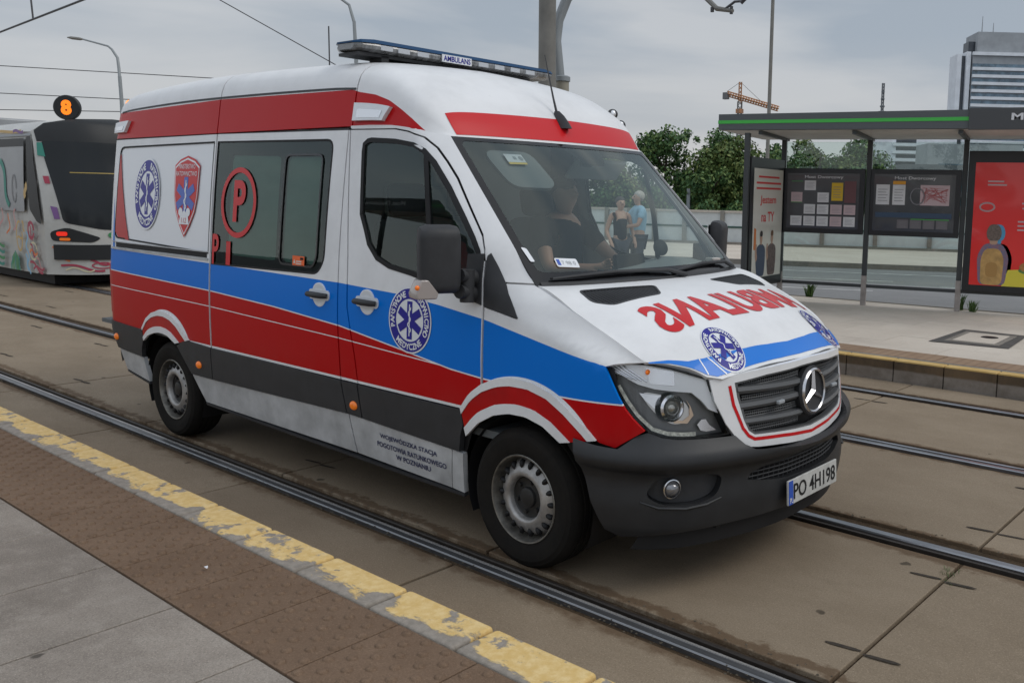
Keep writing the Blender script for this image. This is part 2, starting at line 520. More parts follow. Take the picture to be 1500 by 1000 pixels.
def paint(name, kind):
    m, N, L, P = newmat(name)
    g = G(m); x, y, z = g.xyz()
    P.inputs['Roughness'].default_value = .32
    P.inputs['Coat Weight'].default_value = .06; P.inputs['Coat Roughness'].default_value = .05
    P.inputs['Specular IOR Level'].default_value = .14
    dirt = g.noise(3.0, 8, .65)
    base = g.mix(g.ss(dirt, .35, .8), WHITE, tuple(c * .86 for c in WHITE))
    if kind == 'side':
        top = g.curve(x, [(-4.9, 1.337), (-3.05, 1.318), (-1.49, 1.302), (-.96, 1.284), (-.6, 1.255), (-.24, 1.214), (.545, 1.077), (.9, 1.01)], -5, 1.3, 0, 3)
        low = g.curve(x, [(-4.9, 1.180), (-3.02, 1.137), (-2.2, 1.104), (-1.48, 1.058), (-.95, .995), (-.5, .938), (-.24, .922), (.277, .913), (.656, .916), (.9, .92)], -5, 1.3, 0, 3)
        pin = g.curve(x, [(-4.9, 1.054), (-3.03, 1.027), (-1.49, .983), (-.52, .942), (-.4, .93)], -5, 1.3, 0, 3)
        red = g.m('MULTIPLY', g.m('LESS_THAN', z, g.m('SUBTRACT', low, .007)), g.m('GREATER_THAN', z, .757))
        tipx = g.m('MULTIPLY', g.m('GREATER_THAN', x, .44), g.m('GREATER_THAN', z, .70))
        red = g.m('MAXIMUM', red, g.m('MULTIPLY', tipx, g.m('LESS_THAN', z, g.m('SUBTRACT', low, .007))))
        pl = g.m('LESS_THAN', g.m('ABSOLUTE', g.m('SUBTRACT', z, pin)), .0028)
        pl = g.m('MULTIPLY', pl, g.m('LESS_THAN', x, -.42))
        red = g.m('MULTIPLY', red, g.m('SUBTRACT', 1, pl))
        blue = g.m('MULTIPLY', g.m('LESS_THAN', z, top), g.m('GREATER_THAN', z, low))
        # stickers stop short of the panel joints and of the arch lips
        for xa in (-3.012, -1.482, -1.395, -.262):
            hw = .006
            gap = g.m('GREATER_THAN', g.m('ABSOLUTE', g.m('SUBTRACT', x, xa)), hw) if xa in (-3.012, -.262) else None
            if gap is not None:
                red = g.m('MULTIPLY', red, gap); blue = g.m('MULTIPLY', blue, gap)
        for cx, cz, rx, rz in ((.03, .60, .455, .352), (-3.68, .60, .385, .328)):
            d = g.m('SQRT', g.m('ADD', g.m('POWER', g.m('DIVIDE', g.m('ABSOLUTE', g.m('SUBTRACT', x, cx)), rx), 2), g.m('POWER', g.m('DIVIDE', g.m('ABSOLUTE', g.m('SUBTRACT', z, cz)), rz), 2)))
            outm = g.m('GREATER_THAN', d, 1.035)
            red = g.m('MULTIPLY', red, outm); blue = g.m('MULTIPLY', blue, outm)
        c = g.mix(red, g.mix(blue, base, BLUE), RED)
    elif kind == 'roof':
        lim = g.curve(x, [(-4.8, 2.372), (-3.0, 2.412), (-1.50, 2.400), (-1.44, 2.385), (-1.28, 2.362), (-1.15, 2.325), (-1.03, 2.268), (-.93, 2.215), (-.84, 2.15), (-.7, 2.1)], -5, 1.3, 0, 3)
        red = g.m('MULTIPLY', g.m('LESS_THAN', z, lim), g.m('GREATER_THAN', g.m('ABSOLUTE', y), .79))
        red = g.m('MULTIPLY', red, g.m('LESS_THAN', x, -.80))
        c = g.mix(red, base, RED)
    elif kind == 'hood':
        c = base
    else:
        c = base
    # road film low on the body
    film = g.m('MULTIPLY', g.ss(g.noise(6, 8, .7, (1, 1, .5)), .3, .75), g.ss(g.m('MULTIPLY', z, -1.0), -1.0, -.25))
    c = g.mix(g.m('MULTIPLY', film, .35), c, (.16, .14, .12))
    L.new(c, P.inputs['Base Color'])
    rr = g.m('ADD', g.m('MULTIPLY', dirt, .18), .22); L.new(rr, P.inputs['Roughness'])
    return m

M_SIDE = paint('livery_paint', 'side'); M_ROOF = paint('roof_paint', 'roof'); M_HOOD = paint('white_paint', 'hood')
M_SILL = mat('silver_sill', (.42, .43, .44), .42, spec=.5, noise=.35, nscale=5, coat=.2)
M_GREYP = mat('dark_grey_plastic', (.030, .031, .034), .55, spec=.4, noise=.25, nscale=9, bump=.12, bscale=900)
M_BUMP = mat('bumper_plastic', (.016, .017, .019), .48, spec=.45, noise=.3, nscale=6, bump=.1, bscale=900)
M_GRIL = mat('grille_plastic', (.085, .088, .092), .38, spec=.5, bump=.1, bscale=600)
M_BLK = mat('black_rubber', (.008, .008, .009), .6, spec=.3)
M_BLKG = mat('black_gloss', (.006, .006, .007), .12, spec=.5)
M_GLASS = glassmat('clear_glass', (.83, .88, .86), 1.5)
M_PANESHEET = mat('added_pane_sheet', (.035, .085, .068), .5, spec=.3, noise=.55, nscale=2.2, stretch=(1, 1, 2.5), col2=(.09, .17, .14))  # green tone painted in for the panes' reflections and visible interior
M_WGLASS = glassmat('windscreen_glass', (.86, .92, .91), 1.78)
M_FARGL = glassmat('far_door_glass', (.88, .93, .91), 1.15)
M_DGLASS = glassmat('door_glass', (.74, .86, .81), 1.55)
M_TGLASS = glassmat('tinted_glass', (.82, .93, .89), 1.5)
M_LENS = glassmat('lens_cover', (.97, .97, .98), 1.28)
M_DASH = mat('dash_plastic', (.30, .33, .335), .6)
M_INT = mat('cabin_trim', (.10, .11, .115), .7)
M_INTL = mat('cabin_lining', (.42, .46, .47), .8)
M_SEAT = mat('seat_cloth', (.022, .024, .03), .9)
M_RUBBER = mat('tyre_rubber', (.009, .0085, .008), .85, spec=.12, noise=.4, nscale=14, col2=(.017, .015, .013), bump=.2, bscale=160)
M_STEEL = mat('wheel_steel', (.36, .35, .34), .42, metal=.55, noise=.45, nscale=11)
M_RIMD = mat('wheel_dark', (.014, .014, .014), .5)
M_CHROME = mat('chrome', (.62, .62, .64), .2, metal=1.0)
M_REFL = mat('lamp_reflector', (.80, .81, .83), .25, metal=.55)
M_REFW = mat('lamp_white', (.85, .86, .87), .3, spec=.6)
M_ORANGE = mat('orange_lens', (.75, .16, .01), .25, spec=.6, emit=(1, .25, .02), estr=.12)
M_WHITEV = mat('white_vinyl', (.68, .70, .73), .35, coat=.4)
M_REDV = mat('red_vinyl', (.42, .002, .004), .35, spec=.3, coat=.1)
M_REDB = mat('bright_red_vinyl', (.52, .006, .010), .35, spec=.3, coat=.1)
M_BLUEV = mat('blue_vinyl', (.0, .16, .60), .33, spec=.3, coat=.2)
M_NAVY = mat('navy_vinyl', NAVY, .35, spec=.3)
M_BLUESTAR = mat('blue_star_vinyl', (.012, .07, .40), .4, coat=.3)
M_DARKLINE = mat('dark_seam', (.03, .03, .032), .7)  # dark colour of the gutter and the cover joints
M_GOLD = mat('pale_print', (.55, .55, .5), .4)
M_YEL = mat('yellow_print', (.75, .55, .12), .5)
M_GREY = mat('grey_print', (.30, .32, .34), .5)

VAN = thing('ambulance', 'white ambulance van with blue and red stripes driving across the tram rails', 'ambulance')

def side_fn(sg): return lambda x, z: (x, sg * fside(x, z), z)

def bar_outline(x0, x1, z0, z1): return [(x0, z0), (x1, z0), (x1, z1), (x0, z1)]

# common outlines (x, z), measured on the right-hand side
ARCH_F = [(-.413, .746), (-.341, .831), (-.248, .892), (-.144, .931), (-.042, .951), (.098, .950), (.233, .916), (.336, .858), (.442, .778), (.483, .737)]
OPEN_F = [(-.432, .27), (-.42, .507), (-.378, .606), (-.281, .69), (-.165, .75), (-.054, .777), (.064, .78), (.178, .754), (.287, .695), (.375, .588), (.454, .422), (.51, .315)]
ARCH_R = [(-4.042, .771), (-3.966, .847), (-3.87, .898), (-3.76, .922), (-3.656, .922), (-3.55, .90), (-3.455, .855), (-3.32, .757)]
OPEN_R = [(-4.03, .337), (-4.09, .566), (-4.032, .674), (-3.946, .724), (-3.85, .752), (-3.768, .764), (-3.70, .764), (-3.627, .755), (-3.519, .712), (-3.334, .533), (-3.183, .326)]
DOOR_TOP = [(-1.470, 2.170), (-1.063, 2.163), (-.95, 2.147), (-.835, 2.115), (-.745, 2.060), (-.66, 1.985), (-.575, 1.903), (-.45, 1.758), (-.372, 1.668), (-.333, 1.622), (-.298, 1.555), (-.283, 1.50)]
GLASS_D = [(-1.31, 1.70), (-1.335, 2.048), (-1.332, 2.088), (-1.30, 2.106), (-1.267, 2.111), (-1.052, 2.10), (-.89, 2.078), (-.804, 2.045), (-.724, 1.985), (-.59, 1.855), (-.45, 1.700), (-.37, 1.607), (-.325, 1.545), (-.300, 1.46), (-.288, 1.292), (-.378, 1.317), (-.6, 1.358), (-.833, 1.401), (-1.031, 1.426), (-1.145, 1.464), (-1.227, 1.539), (-1.265, 1.62)]
XWL = [(EX[k], EZ[k]) for k in range(1, len(EX) - 1)]
XWL = [(smo(z, EZ, EX), z) for z in [1.08 + .02 * k for k in range(0, 53)] if z <= 2.128]
WIN_S = rpoly([(-2.985, 1.318), (-1.72, 1.338), (-1.655, 1.42), (-1.636, 2.118), (-2.985, 2.128)], .06, 4, (1, 2, 3))
WIN_R = rpoly([(-4.53, 1.425), (-3.035, 1.385), (-3.035, 2.128), (-4.50, 2.112)], .06, 4, (0, 3))

def body_side(sg):
    S = side_fn(sg); T = .018; NE[0] = .035
    # --- rear quarter
    q = Sheet(S)
    out = [(-4.72, .775), (-4.075, .752), *ARCH_R, (-3.30, .748), (-3.016, .742), (-3.014, 2.180), (-4.72, 2.168)]
    q.poly(out, 0, 0, [WIN_R])
    rq = q.finish('rear_quarter', M_SIDE, VAN, 0, T)
    w = Sheet(S); w.poly(WIN_R, 0, 0).finish('window_panel', M_WHITEV, rq, -.004)
    if sg < 0:
        r = Sheet(S); r.poly([(-4.518, 1.47), (-4.505, 2.06), (-4.485, 2.06), (-4.42, 1.82), (-4.345, 1.60), (-4.265, 1.412), (-4.46, 1.424)], 0).poly([(-4.56, 1.34), (-4.52, 1.34), (-4.53, 1.45), (-4.56, 1.75)], 1).finish('corner_stripe', [M_REDV, M_BLUEV], rq, .0015)
    s = Sheet(S, .2); s.poly(stroke([(p[0], p[1]) for p in WIN_R + [WIN_R[0]]], .012), 0).finish('window_seal', M_BLK, rq, .002, .006)
    # sliding-door rail
    s = Sheet(S); s.poly(bar_outline(-4.50, -3.05, 1.352, 1.388), 0).finish('door_rail', M_BLK, rq, .001)
    s = Sheet(S); s.poly(bar_outline(-4.56, -3.03, 1.336, 1.351), 0).poly(bar_outline(-4.56, -3.03, 1.389, 1.396), 0).finish('rail_trim', M_SILL, rq, .008, .008)
    # --- sliding door
    d = Sheet(S)
    d.poly([(-2.998, .742), (-1.487, .742), (-1.508, 1.10), (-1.511, 1.45), (-1.497, 2.17), (-2.998, 2.180)], 0, 0, [WIN_S])
    sd = d.finish('sliding_door', M_SIDE, VAN, 0, T)
    w = Sheet(S); gl = w.poly(WIN_S, 0).finish('side_window', M_TGLASS, sd, -.003)
    pane1 = rpoly([(-2.80, 1.39), (-2.20, 1.385), (-2.20, 2.03), (-2.80, 2.04)], .04, 4)
    pane2 = rpoly([(-2.125, 1.385), (-1.78, 1.385), (-1.745, 1.435), (-1.738, 2.025), (-2.12, 2.025)], .045, 4)
    Sheet(S).poly(WIN_S, 0, 0, [pane1, pane2]).finish('window_surround', M_BLKG, gl, -.010)
    Sheet(S).poly(pane1, 0).poly(pane2, 0).finish('added_pane_sheet', M_PANESHEET, gl, -.016)  # sheet added behind the glass to set the panes off and hide the interior
    fr = rpoly([(-2.14, 1.372), (-1.77, 1.372), (-1.735, 1.43), (-1.728, 2.035), (-2.13, 2.035)], .05, 4)
    s = Sheet(S, .2); s.poly(stroke(fr + [fr[0]], .013), 0).finish('opening_pane_frame', M_BLKG, gl, .004, .005)
    s = Sheet(S, .2); s.poly(stroke([(p[0], p[1]) for p in WIN_S + [WIN_S[0]]], .012), 0).finish('window_seal', M_BLK, sd, .002, .006)
    if sg < 0:
        p = Sheet(S, .1)
        cc = (-2.662, 1.732)
        p.poly(circle(cc, .222, 40, ry=.228), 0, 0, [circle(cc, .188, 40, ry=.194)])
        p.text('P', (cc[0] - .062, cc[1] - .125), (1, 0), (0, 1), 0, 0, w=.15, h=.27, bold=.03)
        p.text('P', (-2.975, 1.318), (1, 0), (0, 1), 0, 0, w=.085, h=.20, bold=.02)
        p.text('1', (-2.79, 1.322), (1, 0), (0, 1), 0, 0, w=.055, h=.155, bold=.01)
        p.finish('window_lettering', M_REDB, gl, .0035)
        p = Sheet(S, .1); p.poly(bar_outline(-1.985, -1.855, 1.372, 1.430), 0).poly(bar_outline(-1.945, -1.885, 1.380, 1.387), 1, .001).poly(bar_outline(-1.945, -1.885, 1.394, 1.401), 1, .001).poly(bar_outline(-1.90, -1.865, 1.408, 1.422), 2, .001).poly([(-1.975, 1.385), (-1.95, 1.385), (-1.962, 1.410)], 1, .001)
        p.finish('warning_sticker', [mat('orange_sticker', (.75, .12, .02), .5), M_GOLD, M_BLK], gl, .004)
    # --- B pillar
    b = Sheet(S); b.poly([(-1.474, .742), (-1.318, .742), (-1.345, .90), (-1.415, 1.168), (-1.424, 1.45), (-1.481, 2.17), (-1.487, 2.17), (-1.500, 1.45), (-1.497, 1.10)], 0)
    b.finish('door_pillar', M_SIDE, VAN, 0, T)
    # --- front door
    d = Sheet(S)
    door = [(-1.307, .742), (-.413, .742), (-.411, .749), (-.341, .834), (-.266, .885), (-.262, 1.28), (-.278, 1.50), *DOOR_TOP[::-1], (-1.470, 2.170), (-1.412, 1.45), (-1.403, 1.168), (-1.334, .90)]
    d.poly(door, 0, 0, [GLASS_D])
    fd = d.finish('front_door', M_SIDE, VAN, 0, T)
    Sheet(S).poly(GLASS_D, 0).finish('door_window', M_DGLASS if sg < 0 else M_FARGL, fd, -.006)
    s = Sheet(S, .2); s.poly(stroke(GLASS_D + [GLASS_D[0]], .026), 0).poly([(-.800, 2.04), (-.762, 2.01), (-.70, 1.70), (-.672, 1.375), (-.712, 1.382), (-.738, 1.70)], 0).finish('window_seal', M_BLK, fd, .003, .010)
    s = Sheet(S, .1); s.poly([(-.385, 1.53), (-.285, 1.535), (-.272, 1.285), (-.40, 1.31)], 0).finish('mirror_foot', M_GREYP, fd, .008, .02)
    # --- corner trim between door and fender
    s = Sheet(S, .1); s.poly([(-.270, 1.525), (-.256, 1.54), (-.010, 1.243), (-.254, 1.280)], 0).finish('corner_trim', M_GREYP, VAN, .004, .02)
    # --- A pillar
    a = Sheet(S, .045)
    a.poly([(-.150, 1.406), (-.008, 1.406), *[p for p in XWL if p[1] > 1.41], (-.722, 2.130), (-.80, 2.146), (-.9, 2.165), (-1.0, 2.178), (-1.1, 2.188), (-1.30, 2.194), (-1.476, 2.194), (-1.474, 2.182), *[(x + .006, z + .007) for x, z in DOOR_TOP]], 0)
    a.finish('windscreen_pillar', M_HOOD, VAN, 0, T)
    # --- front fender
    f = Sheet(S, .045)
    f.poly([(-.250, .893), *ARCH_F[3:], (.50, .728), (.575, .713), (.62, .745), (.702, .802), (.652, .852), (.616, .895), (.585, .948), (.559, 1.0), (.536, 1.047), (.524, 1.080), (.557, 1.091), (.600, 1.096), *[p for p in XWL if p[1] < 1.395 and p[1] > 1.09], (-.002, 1.398), (-.143, 1.398), (-.016, 1.238), (-.250, 1.275)], 0)
    fe = f.finish('front_fender', M_SIDE, VAN, 0, T)
    # --- wheel-arch flares: raised white lips with a red band between
    for outer, inner, par, nm in ((ARCH_F, OPEN_F[2:9], VAN, 'f'), (ARCH_R, OPEN_R[2:9], VAN, 'r')):
        cx = .03 if nm == 'f' else -3.68
        def mixc(t):
            k = 24; A = resample(outer, k); B = resample(inner, k)
            return [(a[0] * (1 - t) + b[0] * t, a[1] * (1 - t) + b[1] * t) for a, b in zip(A, B)]
        w = Sheet(S, .07)
        w.poly(mixc(-.02) + mixc(.20)[::-1], 0, .014); w.poly(mixc(.70) + mixc(1.0)[::-1], 0, .014)
        fl = w.finish('wheel_arch', M_HOOD, VAN, 0, .016)
        w = Sheet(S, .07); w.poly(mixc(.19) + mixc(.71)[::-1], 0, .009).finish('arch_band', mat_red_gloss, fl, 0, 0)
    # --- cladding (dark) and sills (silver)
    def clad(name, pts, m, off=.010): return Sheet(S).poly(pts, 0).finish(name, m, VAN, off, .03)
    clad('rub_strip', [(-1.302, .735), (-.43, .735), (-.413, .73), (-.40, .66), (-.425, .60), (-.442, .512), (-1.275, .545)], M_GREYP)
    clad('rub_strip', [(-1.462, .735), (-1.314, .735), (-1.287, .545), (-1.425, .55)], M_GREYP)
    clad('rub_strip', [(-2.998, .742), (-1.472, .735), (-1.435, .55), (-3.01, .522)], M_GREYP)
    clad('rub_strip', [(-3.315, .752), (-3.008, .742), (-3.02, .522), (-3.318, .520), (-3.50, .70), (-3.40, .742)], M_GREYP)
    clad('rub_strip', [(-4.66, .772), (-4.06, .755), (-4.035, .70), (-4.085, .60), (-4.095, .545), (-4.52, .565)], M_GREYP)
    clad('sill_panel', [(-4.515, .555), (-4.098, .535), (-4.04, .355), (-4.42, .405)], M_SILL, .0)
    clad('sill_panel', [(-3.325, .512), (-2.95, .515), (-1.43, .542), (-1.382, .318), (-3.17, .335)], M_SILL, .0)
    clad('sill_panel', [(-1.420, .542), (-1.285, .537), (-.512, .506), (-.538, .290), (-1.370, .318)], M_SILL, .0)
    clad('sill_panel', [(-.505, .506), (-.425, .50), (-.44, .282), (-.532, .290)], M_SILL, .0)
    clad('sill_edge', [(-3.17, .331), (-.44, .278), (-.44, .262), (-3.165, .315)], M_GREYP, .004)
    clad('sill_edge', [(-4.41, .400), (-4.045, .350), (-4.04, .335), (-4.40, .385)], M_GREYP, .004)
    # gutter above the windows
    Sheet(S, .1).poly(bar_outline(-4.70, -1.50, 2.170, 2.184), 0).finish('roof_gutter', M_DARKLINE, VAN, -.006)
    # --- orange side markers
    for x, z in ((-1.352, .607), (-3.187, .600), (-4.52, .650)):
        k = MB(); y = sg * (fside(x, z) + .012)
        k.ball((x, y, z), (.034, .016, .026)); sm = k.build('side_marker', M_ORANGE, VAN)
    # --- door handles
    for x, z, par in ((-1.216, 1.215, fd), (-1.688, 1.217, sd)):
        k = MB(); y = sg * (fside(x, z))
        k.lathe([(0, .0025), (.040, .0030), (.058, .0045), (.066, .0062), (.071, .0050), (.072, -.005)], (x, y, z), (0, sg, 0), 28, 0)
        ol = rpoly([(-.105, -.030), (.105, -.030), (.105, .030), (-.105, .030)], .03)
        k.prism(ol, lambda p, q: (x + p[0], y + sg * (.0055 if q else -.01), z + p[1]), 0, 0)
        h = k.build('door_handle', M_WHITEV, par)
        k = MB(); k.tube([(x - .088, y + sg * .012, z), (x - .07, y + sg * .032, z + .002), (x, y + sg * .042, z + .003), (x + .065, y + sg * .034, z + .001), (x + .09, y + sg * .012, z - .001)], [.015, .019, .020, .019, .016], 12, flat=.9)
        k.build('grip', M_GREYP, h)
    return fd, sd, rq, fe

def resample(pts, n):
    d = [0]
    for a, b in zip(pts, pts[1:]): d.append(d[-1] + math.hypot(a[0] - b[0], a[1] - b[1]))
    out = []
    for i in range(n):
        t = d[-1] * i / (n - 1)
        out.append((lerp(t, d, [p[0] for p in pts]) if t > 0 else pts[0][0], lerp(t, d, [p[1] for p in pts]) if t > 0 else pts[0][1]))
    return out

mat_red_gloss = mat('arch_red', RED, .28, spec=.25, coat=.15, noise=.2, nscale=5)
R_FD, R_SD, R_RQ, R_FE = body_side(-1)
L_FD, L_SD, L_RQ, L_FE = body_side(1)
NE[0] = .012

# inner shell behind the joints: keeps light out, leaves windows and arches open
def shell(sg):
    S = side_fn(sg)
    s = Sheet(S, .12)
    big = [(-1.38, 1.30), (-1.42, 2.13), (-.88, 2.11), (-.735, 2.02), (-.60, 1.90), (-.47, 1.75), (-.335, 1.59), (-.272, 1.47), (-.27, 1.25)]
    s.poly([(-4.66, .42), *[(p[0], p[1] + .0) for p in OPEN_R[1:]], (-3.18, .34), (-.47, .29), *OPEN_F[1:], (.60, .40), (.66, .80), (.57, 1.0), (.56, 1.07), (.50, 1.14), (.25, 1.275), (0, 1.385), (-.14, 1.385), (-.16, 1.44), (-.42, 1.75), (-.70, 2.07), (-.78, 2.13), (-1.3, 2.17), (-4.66, 2.16)], 0, 0,
           [big, [(-2.97, 1.33), (-1.70, 1.345), (-1.66, 2.10), (-2.97, 2.11)]])
    s.finish('body_lining', M_BLK, VAN, -.026)
shell(-1); shell(1)

# --- roof
def flat_roof(u, v): return roof(max(u, 0.0), max(-1, min(1, v)))
rs = Sheet(flat_roof, .05)
rs.poly([(.006, -1), (.985, -1), (.985, 1), (.006, 1)], 0)
cap = rs.finish('roof_cap', M_ROOF, VAN, 0, .02)
rs = Sheet(flat_roof, .05)
rs.poly([(.998, -1), (2.545, -1), (2.545, 1), (.998, 1)], 0); rs.poly([(2.557, -1), (4.26, -1), (4.26, 1), (2.557, 1)], 0)
rf = rs.finish('roof_panel', M_ROOF, VAN, 0, .02)
Sheet(flat_roof, .1).poly([(.93, -.985), (4.2, -.985), (4.2, .985), (.93, .985)]).finish('roof_lining', M_INTL, VAN, -.035)
for sg in (-1, 1):
    Sheet(flat_roof, .1).poly([(1.0, sg * .868), (4.2, sg * .868), (4.2, sg * .877), (1.0, sg * .877)], 0).finish('roof_seam', M_GREYP, rf, .0015)
# rear end
bk = MB()
zs_ = [.42, .6, .78, 1.0, 1.2, 1.4, 1.8, 2.168]
def rear_x(z): return smo(z, [.4, .8, 1.4, 2.2, 2.6], [-4.66, -4.72, -4.72, -4.71, -4.69])
ringl = []
for z in zs_: ringl.append([(-4.722 + .0, y, z) for y in [(-fside(-4.72, z)) + 2 * fside(-4.72, z) * i / 8 for i in range(9)]])
bk.loft(ringl, 0, False, False)
bk.add([(-4.722, y, 2.168) for y in (-.74, 0, .74)] + [(-4.715, -.72, 2.36), (-4.715, 0, 2.46), (-4.715, .72, 2.36)], [(0, 1, 4, 3), (1, 2, 5, 4)])
rd = bk.build('rear_doors', M_SIDE, VAN)
Sheet(flat_roof, .05).poly([(4.255, -1), (4.31, -1), (4.31, 1), (4.255, 1)]).finish('roof_edge', M_ROOF, VAN, 0)
k = MB(); k.box((-4.70, 0, .52), (.10, 1.70, .22)); k.build('rear_bumper', M_GREYP, VAN, bevel=.03)
for sg in (-1, 1):
    k = MB(); k.box((-4.705, sg * .90, 1.02), (.06, .09, .42)); k.build('tail_lamp', mat('tail_red', (.4, .01, .01), .2, coat=.5), VAN, bevel=.02)

# patient compartment, glimpsed through the side window
M_WARD = mat('compartment_wall', (.36, .56, .49), .6); M_WARDW = mat('compartment_white', (.55, .62, .60), .5)
k = MB(); k.box((-3.0, .60, 1.02), (2.4, .45, .95)); k.box((-4.1, 0, 1.5), (.05, 1.7, 1.4)); CB = k.build('cupboard', M_WARD, VAN, bevel=.02)
for x in (-2.0, -2.4, -2.8, -3.2): k = MB(); k.box((x, .368, 1.22), (.36, .02, .30)); k.build('drawer_front', M_WARDW, CB, bevel=.01)
k = MB(); k.box((-3.0, .74, 2.20), (2.4, .30, .22)); k.tube([(-3.9, .1, 2.32), (-1.8, .1, 2.32)], .018, 8); k.tube([(-3.9, -.45, 2.28), (-1.8, -.45, 2.28)], .018, 8); k.build('ceiling_locker', M_WARDW, VAN, bevel=.02)
k = MB(); k.box((-2.9, -.15, 1.12), (1.9, .55, .10)); k.box((-2.2, -.15, 1.28), (.55, .5, .08), RY(rad(-30))); k.build('stretcher', M_SEAT, VAN, bevel=.03)
k = MB(); k.box((-1.95, -.42, 1.35), (.12, .40, .62)); k.box((-1.80, -.42, 1.05), (.40, .40, .12)); k.build('attendant_seat', mat('seat_green', (.03, .10, .085), .7), VAN, bevel=.04, seg=3)
# --- windscreen
W = lambda s, t: ws(t, s)
w = Sheet(W, .08); w.poly([(-1, 0), (1, 0), (1, 1), (-1, 1)]); WIND = w.finish('windscreen', M_WGLASS, VAN, -.004)
w = Sheet(W, .08)
w.poly([(-1.0, -.015), (1.0, -.015), (1.0, 1.0), (-1.0, 1.0)], 0, 0, [rpoly([(-.945, .075), (.945, .075), (.952, .972), (-.952, .972)], .05)])
w.finish('black_border', M_BLKG, WIND, -.002, .004)
# sticker and sensor on the glass
w = Sheet(W, .2); w.poly(rpoly([(-.805, .105), (-.66, .095), (-.655, .150), (-.80, .160)], .012), 0).poly([(-.795, .115), (-.775, .114), (-.773, .150), (-.793, .151)], 1, .001); w.text('7 98 0', (-.765, .118), (1, -.06), (0, 1), 2, .001, w=.09, h=.022); w.finish('registration_sticker', [M_WHITEV, M_BLUESTAR, M_GREY], WIND, .002)
w = Sheet(W, .2); w.poly(rpoly([(-.955, .14), (-.928, .14), (-.935, .225), (-.965, .235)], .01), 0); w.finish('pass_sticker', M_WHITEV, WIND, .002)

# --- hood
HS = lambda x, y: (x, y, hood_z(x, y))
def sy(pts): return pts + [(x, -y) for x, y in pts[::-1]]
HOODL = sy([(.105 + .03, 0), (.095, -.30), (.06, -.60), (.010, -.876), (.140, -.895), (.28, -.903), (.388, -.897), (.475, -.889), (.59, -.873), (.662, -.845), (.73, -.770), (.80, -.700), (.862, -.652), (.905, -.590), (.922, -.53), (.955, -.38), (.985, -.18), (.996, 0)])
VENTS = [rpoly([(.149, -.735), (.263, -.766), (.339, -.694), (.362, -.36), (.238, -.255)], .03)]
VENTS.append([(x, -y) for x, y in VENTS[0]])
h = Sheet(HS, .04); h.poly(HOODL, 0, 0, VENTS); HOOD = h.finish('hood', M_HOOD, VAN, 0, .03)
Sheet(HS, .1).poly(sy([(.1, 0), (.03, -.84), (.5, -.78), (.85, -.55), (.93, -.1), (.93, 0)])).finish('engine_cover', M_BLK, VAN, -.05)
for vsn in (1, -1):
    v = MB()
    for i in range(24):
        y = -.272 - i * .0205
        t = (y + .25) / -.48
        x0 = .130 + .0 + (.205 - .105) * (1 - min(1, t * 1.15)) - .01; x1 = .322 - max(0, t - .84) * .35
        x0 = lerp(-y, [.25, .735, .77], [.242, .156, .23]); x1 = lerp(-y, [.25, .36, .69, .765], [.25, .355, .333, .268])
        if x1 - x0 < .02: continue
        yy = y * vsn
        P = [(x0 + (x1 - x0) * j / 5, yy) for j in range(6)]
        v.tube([(px, py, hood_z(px, py) - .006) for px, py in P], .0055, 6)
    v.build('hood_vent', M_GREYP, HOOD)
    k = Sheet(HS, .1); vv = VENTS[0] if vsn > 0 else VENTS[1]; k.poly(stroke(vv + [vv[0]], .012), 0); k.finish('vent_frame', M_GREYP, HOOD, .002, .01)

# --- decals ------------------------------------------------------------
def star_of_life(sh, c, ux, uy, R, mb=1, mw=0, off=.002):
    T = lambda a, b: (c[0] + ux[0] * a + uy[0] * b, c[1] + ux[1] * a + uy[1] * b)
    for k in range(3):
        th = rad(60 * k); ca, sa = math.cos(th), math.sin(th)
        w, l = R * .20, R * .95
        sh.poly([T(x * ca - y * sa, x * sa + y * ca) for x, y in ((-w, -l), (w, -l), (w, l), (-w, l))], mb, off + .0003 * k)
    st = [(-.0, -.82), (0, .82)]
    sh.poly([T(x * R, y * R) for x, y in ((-.035, -.80), (.035, -.80), (.035, .80), (-.035, .80))], mw, off + .0012)
    sn = [(.10 * math.sin(t * 2.2) * R * (1 + .25 * math.sin(t)), (-.62 + t * .19) * R) for t in [i * .28 for i in range(25)]]
    sh.poly([T(*p) for p in stroke(sn, R * .07)], mw, off + .0015)

